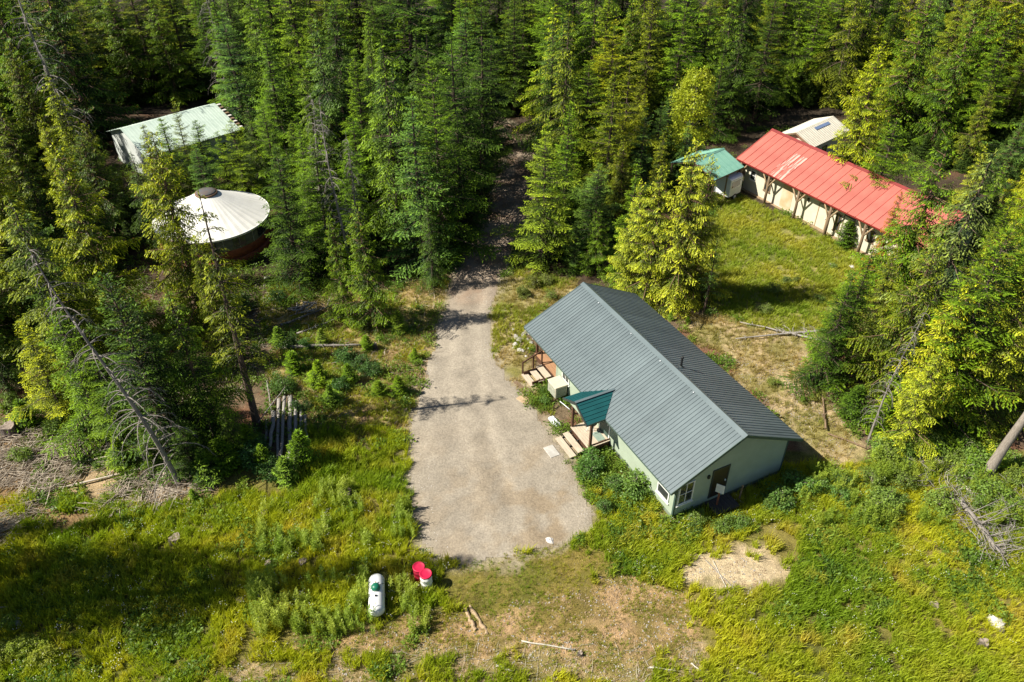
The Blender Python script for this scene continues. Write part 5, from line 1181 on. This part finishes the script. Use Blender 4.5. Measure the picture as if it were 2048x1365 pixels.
def leafclump(name, n, h, leaf, spread, m, seed):
    r = np.random.RandomState(seed); P = np.stack([r.randn(n)*spread*.5, r.randn(n)*spread*.5, r.rand(n)*h], 1); D = norm(np.stack([P[:, 0], P[:, 1], r.uniform(-.1, .5, n)*spread], 1)+r.randn(n, 3)*.12*spread)
    S_ = norm(np.cross(D, norm(np.array([0, 0, 1.])+r.uniform(-.6, .6, (n, 3))))); L = leaf*r.uniform(.6, 1.3, n); V, F = quads_from(P, D, S_, L, L*.5, L*.06); return npmesh(name, V, F, M[m])
def stalkm(name, h, m, seed, k=7):
    r = np.random.RandomState(seed); P = []; D = []
    for s in range(k):
        a = r.rand()*6.28; q = np.array([math.cos(a), math.sin(a), 0])*r.rand()*.16; hh = h*r.uniform(.6, 1.1)
        for j in range(16): z = hh*(j+1)/16; P.append(q*(1+.3*z)+[0, 0, z]); b = r.rand()*6.28; D.append([math.cos(b)*.8, math.sin(b)*.8, .55])
    P = np.array(P); D = norm(np.array(D)); S_ = norm(np.cross(D, [0, 0, 1.])); n = len(P); V, F = quads_from(P-D*.0, D, S_, r.uniform(.07, .15, n), r.uniform(.02, .035, n)); return npmesh(name, V, F, M[m])
def flowerm(name, seed):
    r = np.random.RandomState(seed); mb = MB()
    for k in range(3):
        q = Vector((r.uniform(-.2, .2), r.uniform(-.2, .2), r.uniform(.4, .62))); mb.add([q+Vector((.019*math.cos(a), .019*math.sin(a), .008*(i % 2))) for i, a in enumerate(np.linspace(0, 2*PI, 7)[:6])], [tuple(range(6))])
    return mb.mesh(name, 'petal')
def scatter(name, meshes, pts, scl, label, seed=0, tilt=.12):
    """one object of countless small plants: its points carry instances"""
    n = len(pts); r = np.random.RandomState(seed)
    if n == 0: return
    me = bpy.data.meshes.new(name); me.vertices.add(n); z = gz(pts[:, 0], pts[:, 1]); me.vertices.foreach_set('co', np.stack([pts[:, 0], pts[:, 1], z], 1).astype(np.float32).ravel())
    a = me.attributes.new('scl', 'FLOAT', 'POINT'); a.data.foreach_set('value', scl.astype(np.float32))
    a = me.attributes.new('rot', 'FLOAT_VECTOR', 'POINT'); a.data.foreach_set('vector', np.stack([r.uniform(-tilt, tilt, n), r.uniform(-tilt, tilt, n), r.uniform(0, 6.28, n)], 1).astype(np.float32).ravel())
    a = me.attributes.new('idx', 'INT', 'POINT'); a.data.foreach_set('value', r.randint(0, len(meshes), n).astype(np.int32))
    o = link(name, me); tag(o, label, kind='stuff')
    ng_ = bpy.data.node_groups.new(name, 'GeometryNodeTree'); ng_.interface.new_socket('Geometry', in_out='INPUT', socket_type='NodeSocketGeometry'); ng_.interface.new_socket('Geometry', in_out='OUTPUT', socket_type='NodeSocketGeometry')
    gi = ng_.nodes.new('NodeGroupInput'); go = ng_.nodes.new('NodeGroupOutput'); ip = ng_.nodes.new('GeometryNodeInstanceOnPoints'); L = ng_.links.new
    gt = ng_.nodes.new('GeometryNodeGeometryToInstance')
    for mm in reversed(meshes):
        src = bpy.data.objects.new(mm.name+'_source', mm); oi = ng_.nodes.new('GeometryNodeObjectInfo'); oi.inputs[0].default_value = src; oi.inputs['As Instance'].default_value = False
        L(oi.outputs['Geometry'], gt.inputs[0])
    m2p = ng_.nodes.new('GeometryNodeMeshToPoints'); L(gi.outputs[0], m2p.inputs[0]); L(m2p.outputs[0], ip.inputs['Points']); L(gt.outputs[0], ip.inputs['Instance']); ip.inputs['Pick Instance'].default_value = True
    def att(nm, ty): q = ng_.nodes.new('GeometryNodeInputNamedAttribute'); q.data_type = ty; q.inputs[0].default_value = nm; return [s for s in q.outputs if s.enabled][0]
    L(att('idx', 'INT'), ip.inputs['Instance Index']); L(att('scl', 'FLOAT'), ip.inputs['Scale'])
    e2r = ng_.nodes.new('FunctionNodeEulerToRotation'); L(att('rot', 'FLOAT_VECTOR'), e2r.inputs[0]); L(e2r.outputs[0], ip.inputs['Rotation']); L(ip.outputs[0], go.inputs[0])
    md = o.modifiers.new('scatter', 'NODES'); md.node_group = ng_; return o
GR = np.random.RandomState(5)
def cands(x0, x1, y0, y1, dens):
    n = int((x1-x0)*(y1-y0)*dens); q = GR.uniform([x0, y0], [x1, y1], (n, 2))
    px, py = topix(q[:, 0], q[:, 1]); k = (px > -60) & (px < 2110) & (py < 1400); return q[k]
def clearof(q, d=.08, house=True):
    j = (fbm(q[:, 0], q[:, 1], 1.0, 140)-.5)*1.4
    k = sdist(q[:, 0], q[:, 1], DRIVE)+j > d
    k &= sdist(q[:, 0], q[:, 1], HOUSE) > .05
    k &= ~((np.abs(q[:, 0]+6.22) < .50) & (np.abs(q[:, 1]-21.6) < 1.15)) & (np.hypot(q[:, 0]+4.39, q[:, 1]-22.75) > .4) & (np.hypot(q[:, 0]+4.02, q[:, 1]-22.32) > .4)
    u = (q[:, 0]-HC[0])*hA[0]+(q[:, 1]-HC[1])*hA[1]; v = (q[:, 0]-HC[0])*hB[0]+(q[:, 1]-HC[1])*hB[1]
    k &= ~((u > -.55) & (u < 1.75) & (v > -6.3) & (v < -3)) & ~((u > -6.5) & (u < -4.9) & (v > -5.3) & (v < -3)) & ~((u > 7) & (u < 8.5) & (v > -1.5) & (v < .0))
    lx, ly = q[:, 0]-E1[0], q[:, 1]-E1[1]; uu = lx*math.cos(RA)+ly*math.sin(RA); vv = -lx*math.sin(RA)+ly*math.cos(RA)
    k &= ~((uu > .5) & (uu < RLEN) & (vv > .62) & (vv < 7))
    return q[k]
def pin(q, *names):
    r = np.zeros(len(q), bool)
    j = (fbm(q[:, 0], q[:, 1], 1.3, 150)-.5)*2.2; k = (fbm(q[:, 0]+31, q[:, 1], 1.3, 154)-.5)*2.2
    for n in names: r |= inside(q[:, 0]+j, q[:, 1]+k, P_[n])
    return r
tall = [tuft('grass_tuft%d' % i, 16, .42, .030, .16, 'grass_tall', 200+i, .7) for i in range(4)]
short = [tuft('short_tuft%d' % i, 12, .16, .022, .12, 'grass_green', 210+i, .8) for i in range(3)]
dry = [tuft('dry_tuft%d' % i, 11, .16, .020, .12, 'grass_dry', 220+i, 1.0) for i in range(3)]
weed = [leafclump('weed_clump%d' % i, 46, .34, .13, .24, 'weed', 230+i) for i in range(3)]
stk = [stalkm('stalk%d' % i, .85, 'stalk', 240+i) for i in range(3)]
flw = [flowerm('flower0', 250), flowerm('flower1', 251)]
q = clearof(cands(-30, 30, 14, 34, 34)); py = topix(q[:, 0], q[:, 1])[1]; px = topix(q[:, 0], q[:, 1])[0]
mead = ((py > 985) | ((px > 1480) & (py > 930)) | ((px > 600) & (px < 830) & (py > 860)))
no = pin(q, 'sand', 'moss', 'bare'); nb = pin(q, 'bottom') | inside(q[:, 0], q[:, 1], P_['slash'])
dn = fbm(q[:, 0], q[:, 1], 1.4, 160); keep = mead & ~no & (~nb | (dn > .56)) & (dn > .30)
qq = q[keep]; sc = (.55+1.0*fbm(qq[:, 0], qq[:, 1], 2.6, 170))*GR.uniform(.7, 1.25, len(qq)); scatter('meadow_grass', tall, qq, sc, 'tall yellow green meadow grass', 1, .2)
print('tall', len(qq))
q = clearof(cands(-30, 30, 14, 36, 30)); px, py = topix(q[:, 0], q[:, 1]); dn = fbm(q[:, 0], q[:, 1], 1.8, 180)
k = (pin(q, 'moss') & (dn > .33)) | (pin(q, 'bare') & (dn > .42)) | (pin(q, 'bottom') & (dn > .42))
qq = q[k]; scatter('short_grass', short, qq, GR.uniform(.45, .95, len(qq)), 'short olive grass on the bare ground below the gravel', 2)
q = clearof(cands(-20, 36, 28, 72, 24)); px, py = topix(q[:, 0], q[:, 1]); dn = fbm(q[:, 0], q[:, 1], 1.8, 190)
k = pin(q, 'lawn') & (dn > .30); qq = q[k]; scatter('clearing_grass', tall[:0]+short, qq, GR.uniform(1.2, 2.4, len(qq)), 'lush grass of the clearing before the red roofed building', 3); print('lawn', len(qq))
k = pin(q, 'behind', 'nwhouse', 'leftclear') & (dn > .30) & ~pin(q, 'lawn'); qq = q[k]; scatter('dry_grass', dry, qq, GR.uniform(.6, 1.7, len(qq)), 'sparse straw coloured grass around the house and left of the driveway', 4); print('dry', len(qq))
k = pin(q, 'leftclear', 'nwhouse') & (fbm(q[:, 0], q[:, 1], 2.2, 200) > .52); qq = q[k]; scatter('clearing_grass', short, qq, GR.uniform(1., 2.2, len(qq)), 'green grass patches beside the driveway', 5)
q = clearof(cands(-16, 26, 15, 40, 60), -.1); dn = fbm(q[:, 0], q[:, 1], .8, 260); k = (pin(q, 'bare', 'bottom', 'sand') & (dn > .44)) | (pin(q, 'behind') & (dn > .5)); qq = q[k]
clods = []
for i in range(3):
    r_c = np.random.RandomState(300+i); mb = MB(); mb.lathe([(.02, -.01), (.05, .004), (.035, .03), (.006, .038)], 6); mb.v = [(x*(1+r_c.uniform(-.3, .3)), y*(1+r_c.uniform(-.3, .3)), z) for x, y, z in mb.v]; clods.append(mb.mesh('clod%d' % i, 'clod' if i < 2 else 'rock'))
scatter('earth_clods', clods, qq, GR.uniform(.25, .95, len(qq)), 'crumbs of dry earth and small stones on the bare ground', 17)
q = clearof(cands(-16, 26, 15, 34, 60), -.5); dn = fbm(q[:, 0], q[:, 1], .7, 270); k = pin(q, 'bare', 'bottom', 'moss') & (dn > .47); qq = q[k]; scatter('dead_grass', dry+short[:1], qq, GR.uniform(.3, .75, len(qq)), 'flattened dead grass on the bare ground', 18, .6); print('dead', len(qq))
# forest floor plants
q = clearof(cands(-40, 40, 26, 80, 5)); px, py = topix(q[:, 0], q[:, 1]); dn = fbm(q[:, 0], q[:, 1], 2.2, 210)
k = ~pin(q, 'lawn', 'behind', 'nwhouse') & (dn > .45) & ((py < 900) | (px < 500)); qq = q[k]; scatter('forest_weeds', weed, qq, GR.uniform(.5, 1.3, len(qq)), 'low leafy plants on the forest floor', 6); print('floor', len(qq))
ug = [PR['young'][i]['crown'] for i in range(3)]
q = GR.uniform([-100, 44], [100, 125], (16000, 2)); q = q[np.abs(q[:, 0]) < (q[:, 1]*.80+18)*.70+3]; q = clearof(q, 1.0); px, py = topix(q[:, 0], q[:, 1]); ok = np.zeros(len(q), bool)
for z_ in ZON: ok |= inside(px, py, z_[0])
ok &= np.hypot(q[:, 0]-YC[0], q[:, 1]-YC[1]) > 6
for (ox, oy), aa, ln, v0, v1 in ((L0, la, ll, -5, 4.6), (A0, sa, sl, -2.2, 2.2), (E1, RA, RLEN, -3, 8.1)):
    lx, ly = q[:, 0]-ox, q[:, 1]-oy; uu = lx*math.cos(aa)+ly*math.sin(aa); vv = -lx*math.sin(aa)+ly*math.cos(aa); ok &= ~((uu > -.8) & (uu < ln+.8) & (vv > v0) & (vv < v1))
qq = q[ok]; o = scatter('forest_undergrowth', ug+weed[:1], qq, GR.uniform(.35, .95, len(qq)), 'dense young growth on the floor of the deep wood', 16, .1); o.color = (.03, .055, .015, 1); print('undergrowth', len(qq))  # dark tint stands in for the shade between the crowns
# weeds round the house, meadow weeds
q = clearof(cands(-26, 30, 15, 40, 16)); px, py = topix(q[:, 0], q[:, 1]); dn = fbm(q[:, 0], q[:, 1], 1.6, 220)
hx = (px > 1130) & (px < 1400) & (py > 880) & (py < 1160) & ~pin(q, 'sand', 'bare', 'moss'); u = (q[:, 0]-HC[0])*hA[0]+(q[:, 1]-HC[1])*hA[1]; v = (q[:, 0]-HC[0])*hB[0]+(q[:, 1]-HC[1])*hB[1]
left = (v < -3.6) & (v > -6.3) & (u < -.6) & (u > -4.8)
k = (hx & (dn > .42)) | (left & (dn > .42)) | ((px > 1480) & (py > 930) & (py < 1250) & (dn > .52) & ~pin(q, 'sand')) | ((px < 850) & (py > 1000) & (dn > .60))
qq = q[k]; scatter('broadleaf_weeds', weed, qq, GR.uniform(.5, 1.2, len(qq)), 'leafy weeds crowding round the green house', 7, .3); print('weeds', len(qq))
k = ((px > 500) & (px < 860) & (py > 1160) & (py < 1275) & (dn > .48)) | ((px > 520) & (px < 830) & (py > 960) & (py < 1110) & (dn > .56)) | ((px > 1480) & (py > 940) & (py < 1060) & (dn > .56)) & ~pin(q, 'bare')
qq = q[k]; qq = qq[GR.rand(len(qq)) < .8]; scatter('tall_stalks', stk, qq, GR.uniform(.8, 1.5, len(qq)), 'tall upright leafy stalks around the white tank', 8, .08)
q = clearof(cands(-26, 28, 15, 33, 2.2)); px, py = topix(q[:, 0], q[:, 1]); dn = fbm(q[:, 0], q[:, 1], 2.5, 230); k = (dn > .54) & (py > 1000) & ~pin(q, 'sand', 'moss', 'bare'); qq = q[k]
scatter('white_flowers', flw, qq, GR.uniform(.8, 1.1, len(qq)), 'scattered small white wildflowers in the meadow', 9)
# loose stones on the gravel
def pebble(seed):
    mb = MB(); r = np.random.RandomState(seed); mb.lathe([(.02, -.01), (.045, .005), (.03, .03)], 6); return mb.mesh('pebble', 'rock_white' if seed % 2 else 'rock')
q = cands(-8, 14, 22, 60, 14); k = inside(q[:, 0], q[:, 1], DRIVE) & (fbm(q[:, 0], q[:, 1], 1.5, 240) > .56); qq = q[k]; o = scatter('gravel_stones', [pebble(0), pebble(1)], qq, GR.uniform(.3, .7, len(qq)), 'loose stones on the gravel', 10)
if o: o.location.z = .025
print('objects', len(bpy.data.objects))
